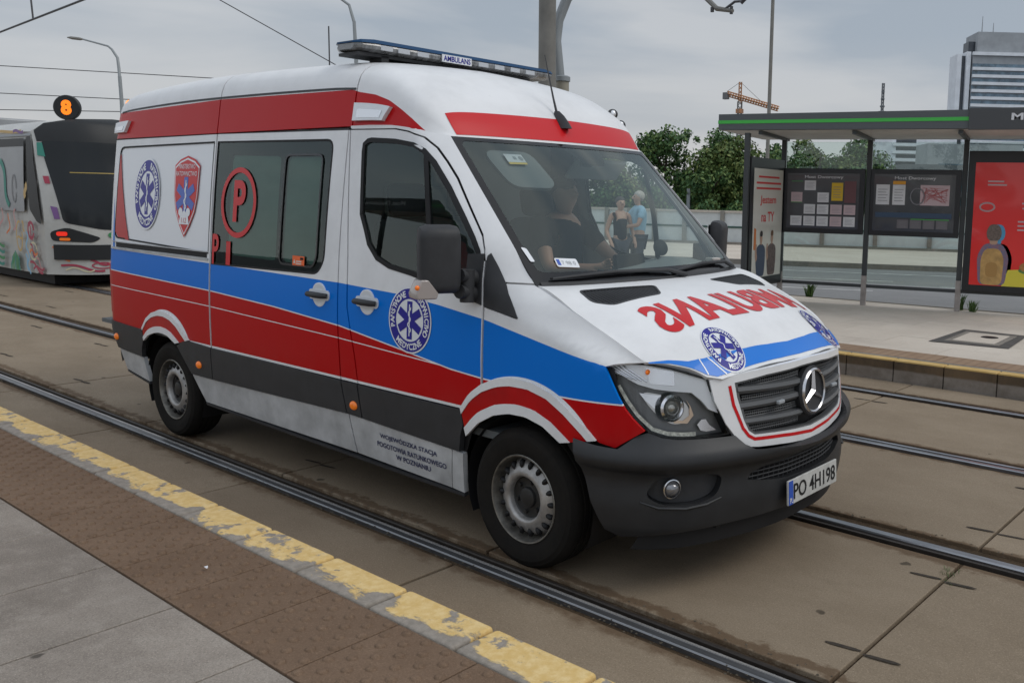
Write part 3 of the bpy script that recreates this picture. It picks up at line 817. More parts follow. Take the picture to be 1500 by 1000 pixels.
def emblem(S, c, ux, uy, R, parent, asp=1.0, off=.003, white=None):
    """round badge: navy ring with white lettering round a six-armed star"""
    ux = (ux[0] * asp, ux[1] * asp)
    T = lambda a, b: (c[0] + ux[0] * a + uy[0] * b, c[1] + ux[1] * a + uy[1] * b)
    sh = Sheet(S, .08)
    C = lambda r: [T(*p) for p in circle((0, 0), r, 44)]
    sh.poly(C(R), 0, 0)
    sh.poly(C(R * .95), 1, .0012, [C(R * .64)])
    star_of_life(sh, c, ux, uy, R * .60, 1, 0, .0014)
    def arc(s, a0, a1, up):
        n = len(s)
        for i, ch in enumerate(s):
            if ch == ' ': continue
            a = rad(a0 + (a1 - a0) * (i + .5) / n)
            V, F, bw, bh = text_geo(ch, .03)
            hh = R * .19; k = hh / .73
            if up: o = (math.cos(a), math.sin(a)); tx = (math.sin(a), -math.cos(a)); rr = R * .70
            else: o = (-math.cos(a), -math.sin(a)); tx = (-math.sin(a), math.cos(a)); rr = -R * .89
            P = []
            for x, y in V:
                lx = (x - bw / 2) * k * .9; ly = y * k
                b = (o[0] * (rr + ly) , o[1] * (rr + ly)) if up else (o[0] * (rr + ly), o[1] * (rr + ly))
                P.append(T(b[0] + tx[0] * lx, b[1] + tx[1] * lx))
            sh.mesh(P, F, 0, .0024)
    arc('PAŃSTWOWE', 200, 103, True)
    arc('RATOWNICTWO', 77, -30, True)
    arc('MEDYCZNE', 226, 314, False)
    return sh.finish('medical_badge', [white or M_WHITEV, M_NAVY], parent, off)

SR = side_fn(-1)
emblem(SR, (-.832, 1.152), (1, 0), (0, 1), .178, R_FD, 1.02)
emblem(SR, (-3.985, 1.765), (1, 0), (0, 1), .262, R_RQ, .78)
# shield badge
sh = Sheet(SR, .08)
sc, sw, shh = (-3.385, 1.765), .182, .29
def shp(k, dz=0):
    pts = [(-1, .72), (-.6, .86), (0, .95), (.6, .86), (1, .72), (.95, .0), (.78, -.38), (.42, -.72), (0, -1), (-.42, -.72), (-.78, -.38), (-.95, 0)]
    return [(sc[0] + p[0] * sw * k, sc[1] + dz + p[1] * shh * (k if k == 1 else k * .99)) for p in pts]
sh.poly(shp(1), 1); sh.poly(shp(.955), 0, .0008); sh.poly(shp(.91), 1, .0016)
star_of_life(sh, (sc[0], sc[1] - .01), (1, 0), (0, 1), .145, 2, 0, .0026)
sh.text('MINISTERSTWO', (sc[0] - .12, sc[1] + .185), (1, 0), (0, 1), 0, .004, w=.24, h=.032)
sh.text('RATOWNICTWO', (sc[0] - .15, sc[1] + .135), (1, 0), (0, 1), 0, .004, w=.30, h=.032)
for dx in (-.055, 0.0, .055): sh.poly(circle((sc[0] + dx, sc[1] - .115 - (.0 if dx else .02)), .030, 14), 0, .005)
sh.poly([(sc[0] - .075, sc[1] - .20), (sc[0] + .075, sc[1] - .20), (sc[0] + .05, sc[1] - .12), (sc[0] - .05, sc[1] - .12)], 0, .0045)
sh.text('112', (sc[0] - .035, sc[1] - .19), (1, 0), (0, 1), 1, .0055, w=.07, h=.035)
sh.finish('shield_badge', [M_WHITEV, M_REDB, M_BLUESTAR], R_RQ, .003)
# station name on the sill
sh = Sheet(SR, .1)
for s_, x0, w_, z0 in (('WOJEWÓDZKA STACJA', -1.135, .50, .448), ('POGOTOWIA RATUNKOWEGO', -1.165, .60, .402), ('W POZNANIU', -1.00, .30, .352)):
    sh.text(s_, (x0, z0 + .0), (1, -.028), (.04, 1), 0, 0, w=w_, h=.040 if s_[1] == 'O' and s_[0] == 'W' else .030, bold=.02)
sh.finish('station_lettering', mat('dark_lettering', (.02, .025, .08), .5), R_FD, .003)

# hood lettering (mirror writing), badges and stripe
def bow(a, b):
    y = .655 - a
    c = 1 - (y / .655) ** 2; xt = .428 + .036 * c
    return (xt + (.235 - b) * (.225 + .02 * c) / .235, y)
sh = Sheet(HS, .05)
sh.text('AMBULANS', None, None, None, 0, 0, w=1.31, h=.235, bold=.035, fn=bow)
sh.finish('mirrored_lettering', M_REDB, HOOD, .003)
emblem(HS, (.822, -.470), (-.12, 1), (-1, -.12), .108, HOOD, .92)
emblem(HS, (.822, .470), (.12, 1), (-1, .12), .112, HOOD, .92)
sh = Sheet(HS, .04)
HB_ = [(.668, -.840), (.72, -.758), (.778, -.685), (.812, -.610), (.832, -.55), (.853, -.46), (.873, -.352), (.892, -.18), (.900, 0)]
HO_ = [(.971, 0), (.966, -.17), (.952, -.31), (.930, -.44), (.906, -.545), (.888, -.605), (.856, -.648), (.80, -.695), (.735, -.760), (.675, -.838)]
sh.poly(stroke([(.795, -.632), (.862, -.640)], .006), 1, .001); sh.poly(stroke([(.820, -.592), (.905, -.555)], .006), 1, .001)
sh.poly(HB_ + [(x_, -y_) for x_, y_ in HB_[::-1][1:]] + [(x_, -y_) for x_, y_ in HO_[::-1]] + HO_[1:], 0)
sh.finish('hood_stripe', [M_BLUEV, M_WHITEV], HOOD, .0022)

# red stripe over the windscreen
sh = Sheet(flat_roof, .04)
sh.poly([(.030, -.832), (.115, -.79), (.208, -.742), (.208, .742), (.115, .79), (.030, .832)], 0)
sh.finish('front_stripe', M_REDB, cap, .0022)
# antenna
k = MB(); b0 = Vector(flat_roof(.165, .017))
k.loft([[b0 + Vector((x * 1.0 - .10 * 0, y, -.02)) + Vector((dx, 0, dz)) for x, y in circle((0, 0), rx, 12, ry=ry)] for dx, dz, rx, ry in ((0, 0, .075, .035), (-.01, .03, .065, .028), (-.03, .075, .045, .016), (-.045, .105, .018, .009))])
k.tube([b0 + Vector((-.045, 0, .07)), b0 + Vector((-.075, 0, .16)), b0 + Vector((-.15, 0, .42))], [.008, .006, .0025], 8)
k.build('antenna', M_GREYP, VAN)

# --- light bar
lb = MB()
def lbs(y, kx=1.0, kz=1.0): return [(-1.66 + x * kx, y, 2.668 + z * kz * .85) for x, z in ((-.15, -.02), (-.13, -.038), (.10, -.038), (.14, -.022), (.15, 0), (.145, .015), (-.13, .018))]
lb.loft([lbs(-.80, .55, .7), lbs(-.77, .85, .95), lbs(-.70), lbs(-.1), lbs(.1), lbs(.70), lbs(.77, .85, .95), lbs(.80, .55, .7)], 0)
M_LBL = mat('light_bar_lens', (.20, .205, .21), .25, spec=.7, noise=.75, nscale=7, stretch=(1, 5, 1), coat=.5)
LB = lb.build('light_bar', M_LBL, VAN)
k = MB()
def lt(y, kx, z0, z1): return [(-1.66 + x * kx, y, z) for x, z in ((-.15, z0), (.15, z0), (.135, z1), (-.135, z1))]
k.loft([lt(-.805, .55, 2.680, 2.690), lt(-.775, .87, 2.681, 2.698), lt(-.70, 1.01, 2.682, 2.704), lt(.70, 1.01, 2.682, 2.704), lt(.775, .87, 2.681, 2.698), lt(.805, .55, 2.680, 2.690)])
k.build('bar_top', mat('blue_cover', (.004, .045, .12), .4, spec=.2), LB)
k = MB(); k.box((-1.66, -.1, 2.622), (.20, 1.36, .018)); k.build('bar_base', M_GREYP, LB)
for y in (-.60, .50):
    k = MB(); k.box((-1.62, y, 2.600), (.12, .05, .05)); k.box((-1.66, y + .09, 2.606), (.06, .03, .04)); k.build('bar_foot', M_GREYP, LB)
k = MB(); k.box((-1.506, -.105, 2.662), (.006, .235, .046)); pl = k.build('bar_sign', M_WHITEV, LB)
V_, F_, bw, bh = text_geo('AMBULANS', .02)
k = MB(); k.add([(-1.5015, -.213 + v[0] * .215 / bw, 2.645 + v[1] * .034 / bh) for v in V_], F_); k.build('bar_lettering', M_NAVY, pl, smooth=False, fix=False)
for y0 in (-.62, -.50, -.36, .12, .26, .40, .54):
    k = MB(); k.box((-1.515, y0, 2.662), (.012, .085, .030)); k.build('flash_module', mat('module', (.55, .57, .6), .2, metal=.5), LB, bevel=.004)
# --- flood lamps on the roof side
for u0, u1, nm in ((.60, .97, 0), (3.91, 4.20, 1)):
    for sg in (-1, 1):
        sh = Sheet(flat_roof, .08)
        v0, v1 = (.925, .985) if nm == 0 else (.925, .975)
        sh.poly([(u0, sg * v0), (u1, sg * v0), (u1, sg * v1), (u0 + .06, sg * v1)], 0, .022)
        fl = sh.finish('flood_lamp', M_WHITEV, VAN, 0, .03)
        sh = Sheet(flat_roof, .08); sh.poly([(u0 + .07, sg * (v0 + .022)), (u1 - .04, sg * (v0 + .022)), (u1 - .04, sg * (v1 - .008)), (u0 + .09, sg * (v1 - .008))], 0, .024); sh.finish('lamp_lens', M_REFL, fl, 0, 0)
k = MB(); k.ball((-4.56, -.80, 2.44), (.03, .03, .045)); k.build('beacon', mat('beacon_amber', (.5, .12, .02), .2, emit=(1, .35, .05), estr=1.2), VAN)

# --- bumper
OFFZ = ([.24, .30, .35, .45, .56, .605, .635, .66, .70, .74, .78], [-.06, -.02, .004, .012, .004, .014, .046, .054, .044, .018, .0])
BS = lambda q, z: nose(q, z, smo(z, *OFFZ) * (1 if abs(q) < 1.25 else max(.3, 1 - (abs(q) - 1.25) * 3)))
def sq(pts): return pts + [(-q, z) for q, z in pts[::-1]]
INT = sq([(-.0, .612), (-.103, .608), (-.25, .598), (-.378, .585), (-.448, .566), (-.470, .535), (-.36, .515), (-.24, .505), (0, .500)][::1])
INTK = [(-q, z) for q, z in [(0, .612), (.15, .606), (.378, .585), (.448, .566), (.470, .535), (.36, .515), (.24, .503), (0, .498)]]
INTK = INTK + [(-q, z) for q, z in INTK[::-1][1:-1]]
FOGH = rpoly([(-.985, .505), (-.93, .588), (-.84, .604), (-.70, .602), (-.605, .575), (-.64, .49), (-.74, .462), (-.90, .464)], .04)
FOGR = [(-q, z) for q, z in FOGH]
BUM = sq([(0, .648), (-.13, .656), (-.256, .670), (-.40, .683), (-.459, .690), (-.505, .712), (-.545, .755), (-.70, .757), (-.83, .760), (-.893, .768), (-.947, .790), (-1.0, .775), (-1.094, .718), (-1.20, .722), (-1.33, .733), (-1.30, .640), (-1.235, .45), (-1.17, .330), (-1.10, .298), (-1.0, .312), (-.765, .335), (-.54, .346), (-.23, .352), (0, .352)])
b = Sheet(BS, .04); b.poly(BUM, 0, 0, [INTK, FOGH, FOGR]); BUMP = b.finish('front_bumper', M_BUMP, VAN, .002, .05)
NI = lambda q, z: nose(q, z)
b = Sheet(NI, .06); b.poly(sq([(0, .63), (-.5, .62), (-.52, .48), (0, .47)])); b.finish('bumper_intake', M_BLK, BUMP, -.04)
k = MB()
for i in range(5):
    z = .515 + i * .021
    k.tube([nose(q, z, -.02) for q in [-.44 + .88 * j / 16 for j in range(17)]], .004, 6)
for j in range(24):
    q = -.42 + .84 * j / 23; k.tube([nose(q, .50, -.021), nose(q + .01, .61, -.021)], .003, 5)
k.build('intake_grid', M_GREYP, BUMP)
for sg in (-1, 1):
    b = Sheet(NI, .06); b.poly([(sg * abs(q) if sg > 0 else q, z) for q, z in (FOGR if sg > 0 else FOGH)]); b.finish('fog_lamp_recess', M_GREYP, BUMP, -.03)
    # lower lip of the recess
    k = MB(); k.tube([BS(sg * q, z) for q, z in ((1.0, .478), (.92, .455), (.80, .448), (.70, .458), (.62, .478))], [.008, .014, .016, .014, .008], 8, flat=.6); k.build('recess_lip', M_BUMP, BUMP)
    c, n = frame(NI, sg * .862, .538)
    k = MB(); k.lathe([(0, -.01), (.036, -.008), (.043, .0), (.045, .008), (.040, .010), (.038, .002)], c, n * .6 + Vector((.5, 0, 0)), 24); k.build('fog_lamp', M_CHROME, VAN)
    k = MB(); k.ball(c - n * .006, (.038, .038, .036)); k.build('fog_lamp_lens', mat('fog_lens', (.22, .22, .23), .08, metal=.6), VAN)
    b = Sheet(BS, .05); ol = circle((sg * .80, .668), .075, 18, ry=.020); b.poly(stroke(ol + [ol[0]], .003), 0).finish('washer_cover', M_DARKLINE, BUMP, .0015)
    b = Sheet(BS, .05); ol = circle((sg * .56, .448), .016, 18, ry=.020); b.poly(stroke(ol + [ol[0]], .003), 0).finish('screw_cap', M_DARKLINE, BUMP, .0015)
b = Sheet(NI, .08); b.poly(sq([(0, .36), (-.5, .35), (-1.0, .32), (-1.05, .24), (0, .27)])); b.finish('lower_apron', M_BLK, BUMP, -.03)

# --- grille
GR = [(-.530, .996), (-.522, .928), (-.492, .819), (-.468, .768), (-.432, .745), (-.257, .735), (0, .720)]
GR = GR + [(-q, z) for q, z in GR[::-1][1:]] + [(.354, 1.020), (.10, 1.036), (0, 1.037), (-.10, 1.036), (-.354, 1.020)]
SO = [(-.650, 1.016), (-.636, .92), (-.588, .811), (-.525, .724), (-.459, .693), (-.411, .686), (-.256, .675), (0, .655)]
SO = SO + [(-q, z) for q, z in SO[::-1][1:]] + [(.60, 1.022), (.45, 1.042), (.228, 1.060), (0, 1.068), (-.228, 1.060), (-.45, 1.042), (-.60, 1.022)]
g_ = Sheet(NI, .04); g_.poly(SO, 0, 0, [GR]); SUR = g_.finish('grille_surround', M_HOOD, VAN, .012, .03)
RL = [(-.556, .984), (-.543, .894), (-.500, .783), (-.470, .745), (-.435, .726), (-.244, .715), (0, .694)]
RL = RL + [(-q, z) for q, z in RL[::-1][1:]]
g_ = Sheet(NI, .04); g_.poly(stroke(RL, .016), 0).finish('red_trim_line', M_REDB, SUR, .0135)
g_ = Sheet(NI, .05); g_.poly(GR, 0); GRI = g_.finish('grille', M_BLK, VAN, -.045)
def gbar(z0, z1, hh, q0=-.515, q1=-.085, sg=1, out=.012):
    k = MB(); rings = []
    for i in range(9):
        q = q0 + (q1 - q0) * i / 8; z = z0 + (z1 - z0) * i / 8
        rings.append([nose(sg * q, z + dz, o) for dz, o in ((-hh, -.03), (-hh * .7, -.004 + out * .3), (0, out), (hh * .8, out * .6), (hh, -.03))])
    k.loft(rings); return k
for sg in (1, -1):
    for z0, z1, hh in ((.956, .952, .022), (.880, .890, .022), (.808, .802, .020)):
        gbar(z0, z1, hh, sg=sg).build('grille_bar', M_GRIL, GRI)
    k = MB()
    for z0, z1, n_ in ((.975, .995, 2), (.912, .920, 3), (.838, .845, 3), (.768, .770, 2)):
        for i in range(n_):
            dz = (i - (n_ - 1) / 2) * .012
            k.tube([nose(sg * q, z0 + (z1 - z0) * (q + .48) / .4 + dz, -.018) for q in [-.48 + .39 * j / 8 for j in range(9)]], .0022, 5)
        for j in range(30):
            q = -.475 + .385 * j / 29; zc = z0 + (z1 - z0) * (q + .48) / .4
            k.tube([nose(sg * q, zc - .016, -.018), nose(sg * (q + .006), zc + .016, -.018)], .002, 4)
    k.build('grille_mesh', M_GRIL, GRI)
    k = MB(); k.box(nose(sg * .27, .882, .018), (.02, .055, .018), RZ(0)); k.build('flash_lamp', M_GREY, GRI, bevel=.005)
k = MB()
fr_ = stroke([(q * .985, z) for q, z in GR] + [(GR[0][0] * .985, GR[0][1])], .018)
g_ = Sheet(NI, .05); g_.poly(fr_, 0); g_.finish('grille_frame', M_GRIL, GRI, .006, .03)
# star badge
sc_ = Vector((1.052, 0, .898)); sn_ = Vector((1, 0, .06)).normalized(); sup = Vector((-.06, 0, 1)).normalized()
k = MB(); k.lathe([(0, -.04), (.118, -.035), (.125, -.005), (.119, .006), (.106, .002), (0, -.008)], sc_, sn_, 40); BD = k.build('badge_disc', M_GREYP, GRI)
k = MB(); k.lathe([(.101, .0), (.098, .012), (.105, .017), (.113, .010), (.115, 0)], sc_, sn_, 48)
for a in (90, 210, 330):
    dv = Vector((0, math.cos(rad(a)), 0)) + sup * math.sin(rad(a)); sd_ = sn_.cross(dv)
    A = sc_ + sn_ * .004
    w0, w1 = .017, .006
    k.add([A + sd_ * w0 - dv * .005, A - sd_ * w0 - dv * .005, A + sd_ * w1 + dv * .102, A - sd_ * w1 + dv * .102, A + sn_ * .016, A + sn_ * .010 + dv * .102], [(0, 4, 5, 2), (4, 1, 3, 5), (0, 1, 4), (2, 5, 3)])
k.build('three_pointed_star', M_CHROME, BD, ang=20)

# --- number plate
tl = Matrix.Rotation(rad(-3), 3, 'Y')
k = MB(); k.box((1.075, 0, .434), (.012, .505, .122), tl); NP = k.build('number_plate', mat('plate_white', (.46, .46, .44), .5, noise=.25, nscale=14), VAN, bevel=.004)
k = MB(); k.box((1.0815, -.229, .434), (.003, .040, .116), tl); k.build('plate_band', M_BLUESTAR, NP)
V_, F_, bw, bh = text_geo('PO 4H198', .01)
k = MB(); k.add([Vector((1.0835, 0, .434)) + tl @ Vector((0, -.203 + v[0] * .432 / bw, -.039 + v[1] * .078 / bh)) for v in V_], F_); k.build('plate_lettering', M_BLK, NP, smooth=False, fix=False)
V_, F_, bw, bh = text_geo('PL', .01)
k = MB(); k.add([Vector((1.0845, 0, .434)) + tl @ Vector((0, -.242 + v[0] * .026 / bw, -.05 + v[1] * .026 / bh)) for v in V_], F_); k.build('plate_country_code', M_WHITEV, NP, smooth=False, fix=False)

# --- headlights
HL = [(-1.092, 1.073), (-1.063, 1.086), (-.974, 1.092), (-.894, 1.090), (-.806, 1.072), (-.73, 1.046), (-.656, 1.020), (-.632, .945), (-.604, .848), (-.570, .765), (-.650, .762), (-.758, .762), (-.833, .764), (-.893, .773), (-.945, .796), (-.992, .847), (-1.028, .902), (-1.061, .981)]
CHL = [(-1.090, 1.064), (-1.063, 1.083), (-.974, 1.089), (-.894, 1.087), (-.806, 1.069), (-.73, 1.043), (-.658, 1.016), (-.642, .945), (-.618, .875), (-.612, .862), (-.658, .883), (-.690, .925), (-.730, .962), (-.812, .971), (-.881, .980), (-.946, 1.0), (-1.011, 1.036)]
for sg in (-1, 1):
    mq = lambda P: [(q if sg < 0 else -q, z) for q, z in P]
    h = Sheet(NI, .05); h.poly(mq(HL), 0); HB = h.finish('headlight', mat('headlight_bowl', (.13, .13, .13), .35, metal=.3), VAN, -.055)
    h = Sheet(NI, .05); rim = mq(HL); h.poly(stroke(rim + [rim[0]], .010), 0).finish('headlight_rim', M_BLK, HB, .001, .06)
    h = Sheet(NI, .05); h.poly(mq(CHL), 0); h.finish('indicator_housing', M_REFW, HB, -.010, .02)
    h = Sheet(NI, .05); h.poly(mq([(-.900, 1.076), (-.792, 1.058), (-.800, .995), (-.898, 1.004)]), 0); h.finish('indicator_reflector', M_REFL, HB, -.006, .01)
    c, n = frame(NI, sg * .895, 1.055)
    k = MB(); k.ball(c - n * .008, (.010, .015, .013)); k.build('indicator_bulb', M_ORANGE, HB)
    k = MB()
    for i in range(5):
        a = (-1.09 + i * .022, 1.074 + i * .003); b_ = (-.985 + i * .02, 1.022 - i * .004 + .004)
        k.tube([nose(sg * -a[0], a[1], -.007), nose(sg * -b_[0], b_[1], -.007)], .0030, 5)
    k.build('reflector_ribs', M_CHROME, HB)
    c, n = frame(NI, sg * .815, .895); n = (n + Vector((.9, 0, 0))).normalized(); c = c - n * .04
    k = MB(); k.lathe([(.030, -.01), (.040, .018), (.052, .028), (.062, .020), (.068, -.02)], c, n, 32); k.build('projector_ring', M_CHROME, HB)
    k = MB(); k.ball(c + n * .006, (.036, .036, .036)); k.build('projector_lens', mat('projector_glass', (.35, .34, .3), .05, metal=.7), HB)
    h = Sheet(NI, .05); h.poly(mq(rpoly([(-.943, .953), (-.921, .966), (-.824, .949), (-.785, .939), (-.747, .909), (-.737, .859), (-.774, .827), (-.827, .822), (-.878, .849), (-.914, .892)], .04)), 0); h.finish('main_reflector', mat('bowl_chrome', (.50, .49, .47), .28, metal=.8), HB, -.042, .01)
    h = Sheet(NI, .05); h.poly(mq([(-.95, .962), (-.90, .956), (-.845, .950), (-.835, .918), (-.87, .88), (-.90, .895), (-.93, .93)]), 0); h.finish('side_reflector', M_REFL, HB, -.03, .01)
    h = Sheet(NI, .05); h.poly(mq([(-.83, .846), (-.78, .838), (-.745, .86), (-.74, .90), (-.752, .93), (-.735, .90), (-.725, .86), (-.76, .825), (-.82, .828)]), 0); h.finish('warm_reflector', mat('copper_reflector', (.5, .38, .28), .25, metal=.9), HB, -.035, .01)
    h = Sheet(NI, .04); h.poly(mq(stroke([(-1.036, .992), (-1.012, .928), (-.978, .864), (-.925, .806), (-.865, .786), (-.80, .780), (-.735, .779)], .018)), 0); h.finish('daylight_strip', mat('led_strip', (.70, .70, .60), .3, noise=.6, nscale=60), HB, -.012, .004)
    h = Sheet(NI, .05); h.poly(mq([(-.714, .817), (-.690, .838), (-.668, .838), (-.652, .81), (-.619, .785), (-.67, .782), (-.70, .79)]), 0); h.finish('corner_reflector', M_CHROME, HB, -.03, .006)
    h = Sheet(NI, .04); h.poly(mq(HL), 0); h.finish('headlight_cover', M_LENS, HB, .004)

# --- door mirrors
def mirror(sg):
    k = MB()
    # housing lofted between inner and outer edge, in a frame turned towards the road
    c = Vector((-.345, sg * 1.185, 1.515)); A = RZ(sg * rad(-22 * -1))
    rings = []
    for f_, sy_, sz_, dz in ((-.5, .62, .80, 0), (-.46, .86, .95, 0), (-.30, 1, 1, 0), (0, 1.0, 1.0, 0), (.30, .97, 1.0, 0), (.46, .80, .93, 0), (.5, .5, .78, 0)):
        pts = rpoly([(-.052, -.165), (.050, -.165), (.062, .150), (-.040, .175)], .05, 4)
        rings.append([c + A @ Vector((p[0] * sy_, sg * f_ * .195, p[1] * sz_ + dz)) for p in pts])
    k.loft(rings)
    H_ = k.build('door_mirror', M_GREYP, VAN, ang=50)
    k = MB(); k.box(c + A @ Vector((-.052, 0, .0)), (.006, .17, .27), A); k.build('mirror_glass', mat('mirror_silver', (.7, .72, .74), .03, metal=1), H_)
    k = MB(); o = c + A @ Vector((.0, sg * .09, -.128))
    k.loft([[o + A @ Vector((p[0], sg * p[1] * s_, zz)) for p in ((-.045, -.02), (.058, -.075), (.060, .03), (.02, .045), (-.045, .045))] for zz, s_ in ((-.058, .9), (-.03, 1.0), (.035, .35))])
    k.build('mirror_indicator', mat('indicator_clear', (.34, .30, .28), .12, coat=.6), H_, bevel=.008)
    k = MB(); k.ball(o + A @ Vector((.060, sg * .03, .0)), (.010, .012, .012)); k.build('indicator_bulb', M_ORANGE, H_)
    k = MB()
    yb = sg * (fside(-.33, 1.40) + .005)
    for z in (1.425, 1.345):
        k.tube([(-.335, yb, z - .01), (-.325, sg * 1.02, z), (-.31, sg * 1.09, z + .01)], [.045, .036, .034], 12)
    k.tube([(-.32, sg * 1.035, 1.30), (-.32, sg * 1.035, 1.46)], [.035, .040], 12)
    k.build('mirror_arm', M_GREYP, H_)
    return H_
mirror(-1); mirror(1)

# --- wipers and cowl
sh = Sheet(W, .1); sh.poly([(-.97, -.05), (.97, -.05), (.97, .012), (-.97, .012)]); sh.finish('wiper_cowl', M_GREYP, VAN, .004, .03)
for pts in ([(-.90, .018), (-.45, .050), (0.02, .040), (.18, .0)], [(.10, .030), (.45, .060), (.80, .045), (.88, .0)]):
    k = MB()
    P = [Vector(ws(t, a)) + frame(W, a, t)[1] * .022 for a, t in pts]
    k.tube(P, [.006, .009, .011, .014], 8); wp = k.build('wiper', M_GREYP, VAN)
    k = MB(); P = [Vector(ws(t + .004, a)) + frame(W, a, t)[1] * .010 for a, t in [(pts[0][0] + .78 * i / 10, pts[0][1] + .005 + .03 * i / 10) for i in range(11)]]
    k.tube(P, .006, 6); k.build('wiper_blade', M_BLK, wp)

# --- wheels (tyre > rim, hub)
def wheel():
    k = MB()
    R_ = .352
    prof = [(.218, -.10), (.25, -.112), (.30, -.118), (.33, -.108), (.346, -.088), (R_, -.07), (R_, -.045), (R_ - .008, -.042), (R_ - .008, -.034), (R_, -.031), (R_, -.006), (R_ - .008, -.003), (R_ - .008, .005), (R_, .008), (R_, .031), (R_ - .008, .034), (R_ - .008, .042), (R_, .045), (R_, .07), (.346, .088), (.33, .108), (.312, .1145), (.308, .1175), (.300, .118), (.27, .1165), (.25, .112), (.228, .104), (.218, .10)]
    k.lathe(prof, (0, 0, 0), (0, -1, 0), 72, 0, close=True)
    t = k.build('tyre', M_RUBBER, None, ang=30)
    k = MB()
    k.lathe([(.214, -.10), (.218, .096), (.222, .104), (.219, .108), (.213, .106), (.208, .090), (.203, .06), (.197, .030)], (0, 0, 0), (0, -1, 0), 64)
    rim = k.build('rim', mat('rim_lip', (.22, .21, .19), .4, metal=.7, noise=.5, nscale=20), t, ang=40)
    k = MB()
    k.lathe([(.200, .030), (.190, .046), (.184, .060), (.172, .074), (.150, .086), (.138, .094), (.122, .097), (.112, .093), (.107, .080), (.103, .058)], (0, 0, 0), (0, -1, 0), 64)
    for i in range(18):
        th = 2 * math.pi * i / 18
        d = Vector((math.cos(th), 0, math.sin(th)))
        rot = Matrix.Rotation(-th, 3, 'Y')
        k.ball(d * .170 + Vector((0, -.074, 0)), (.024, .020, .0135), 1, 10, 8, rot)
    dsk = k.build('wheel_disc', [M_STEEL, M_BLK], rim, ang=60)
    k = MB(); k.lathe([(.106, .066), (.100, .058), (.075, .056), (.052, .060), (.048, .074), (.034, .079), (.0, .080)], (0, 0, 0), (0, -1, 0), 40)
    for i in range(6):
        th = 2 * math.pi * i / 6 + .3
        k.cyl((math.cos(th) * .078, -.056, math.sin(th) * .078), (math.cos(th) * .078, -.070, math.sin(th) * .078), .012, .010, 6)
    k.build('hub', M_RIMD, dsk, ang=30)
    return t
w0 = wheel()
first = True
for x in (0, -3.665):
    for sg in (-1, 1):
        wt = w0 if first else copy_tree(w0)
        first = False
        wt.parent = VAN; wt.location = (x, sg * .860, .350)
        wt.rotation_euler = (0, rad(23 if x else 0), 0 if sg < 0 else math.pi)
# wheel housings and underbody
for x in (0.02, -3.66):
    for sg in (-1, 1):
        k = MB(); n_ = 20
        k.loft([[(x + .435 * math.cos(rad(-25 + 230 * i / n_)), y, .37 + .40 * math.sin(rad(-25 + 230 * i / n_))) for i in range(n_ + 1)] for y in (sg * .955, sg * .60)], 0, False, False)
        k.build('wheel_housing', M_BLK, VAN)
k = MB(); k.box((-2.15, 0, .40), (4.9, 1.30, .10)); k.box((-1.9, 0, .36), (2.6, 1.78, .06)); k.box((0, 0, .33), (.12, 1.5, .10)); k.box((-3.665, 0, .33), (.14, 1.5, .12)); k.box((.55, 0, .40), (.7, 1.2, .16))
k.build('chassis', M_BLK, VAN)

# --- cabin
k = MB(); k.box((-2.9, 0, .74), (4.0, 1.90, .03)); k.box((-.45, 0, .62), (.9, 1.86, .04)); k.build('floor', M_INT, VAN)
k = MB(); k.box((-1.62, 0, 1.65), (.04, 1.66, 1.1)); k.box((-1.62, 0, .95), (.042, 1.86, .5)); k.build('bulkhead', M_INTL, VAN)
k = MB(); k.box((-1.592, -.35, 1.70), (.01, .50, .32)); k.build('bulkhead_window', mat('pale_pane', (.35, .42, .40), .15), VAN, bevel=.004)
# dashboard
k = MB()
def dsec(y, h=0.0, s=0.0): return [(x + s, y, z + h * .0 + (h if 0 < i < 4 else 0)) for i, (x, z) in enumerate(((.10, 1.05), (.04, 1.375), (-.15, 1.405), (-.36, 1.36), (-.42, 1.15), (-.30, .8), (.1, .8)))]
k.loft([dsec(-.86, 0, -.10), dsec(-.5, .0), dsec(-.15, .015), dsec(.15, .04), dsec(.35, .075), dsec(.60, .055), dsec(.86, 0, -.10)])
k.build('dashboard', M_DASH, VAN, bevel=.02)
def seat(y, w):
    k = MB()
    k.box((-.98, y, .98), (.52, w, .16)); s_ = k.build('seat', M_SEAT, VAN, bevel=.05, seg=4)
    k = MB(); k.box((-1.27, y, 1.35), (.16, w, .66), RY(rad(-10))); k.build('backrest', M_SEAT, s_, bevel=.06, seg=4)
    for dy in ((0,) if w < .6 else (-.22, .22)):
        k = MB(); k.box((-1.36, y + dy, 1.78), (.11, .26, .20), RY(rad(-10))); k.build('headrest', M_SEAT, s_, bevel=.05, seg=4)
seat(.46, .52); seat(-.38, .92)
# steering wheel
k = MB(); c = Vector((-.50, .46, 1.27)); ax = Vector((-.62, 0, .78)).normalized(); a = ax.orthogonal().normalized(); b = ax.cross(a)
k.tube([c + (a * math.cos(t) + b * math.sin(t)) * .195 for t in [2 * math.pi * i / 32 for i in range(33)]], .016, 8)
k.ball(c - ax * .02, (.075, .075, .04))
for t in (0, 2.1, 4.2): k.tube([c, c + (a * math.cos(t) + b * math.sin(t)) * .19], .014, 6)
k.build('steering_wheel', M_INT, VAN)
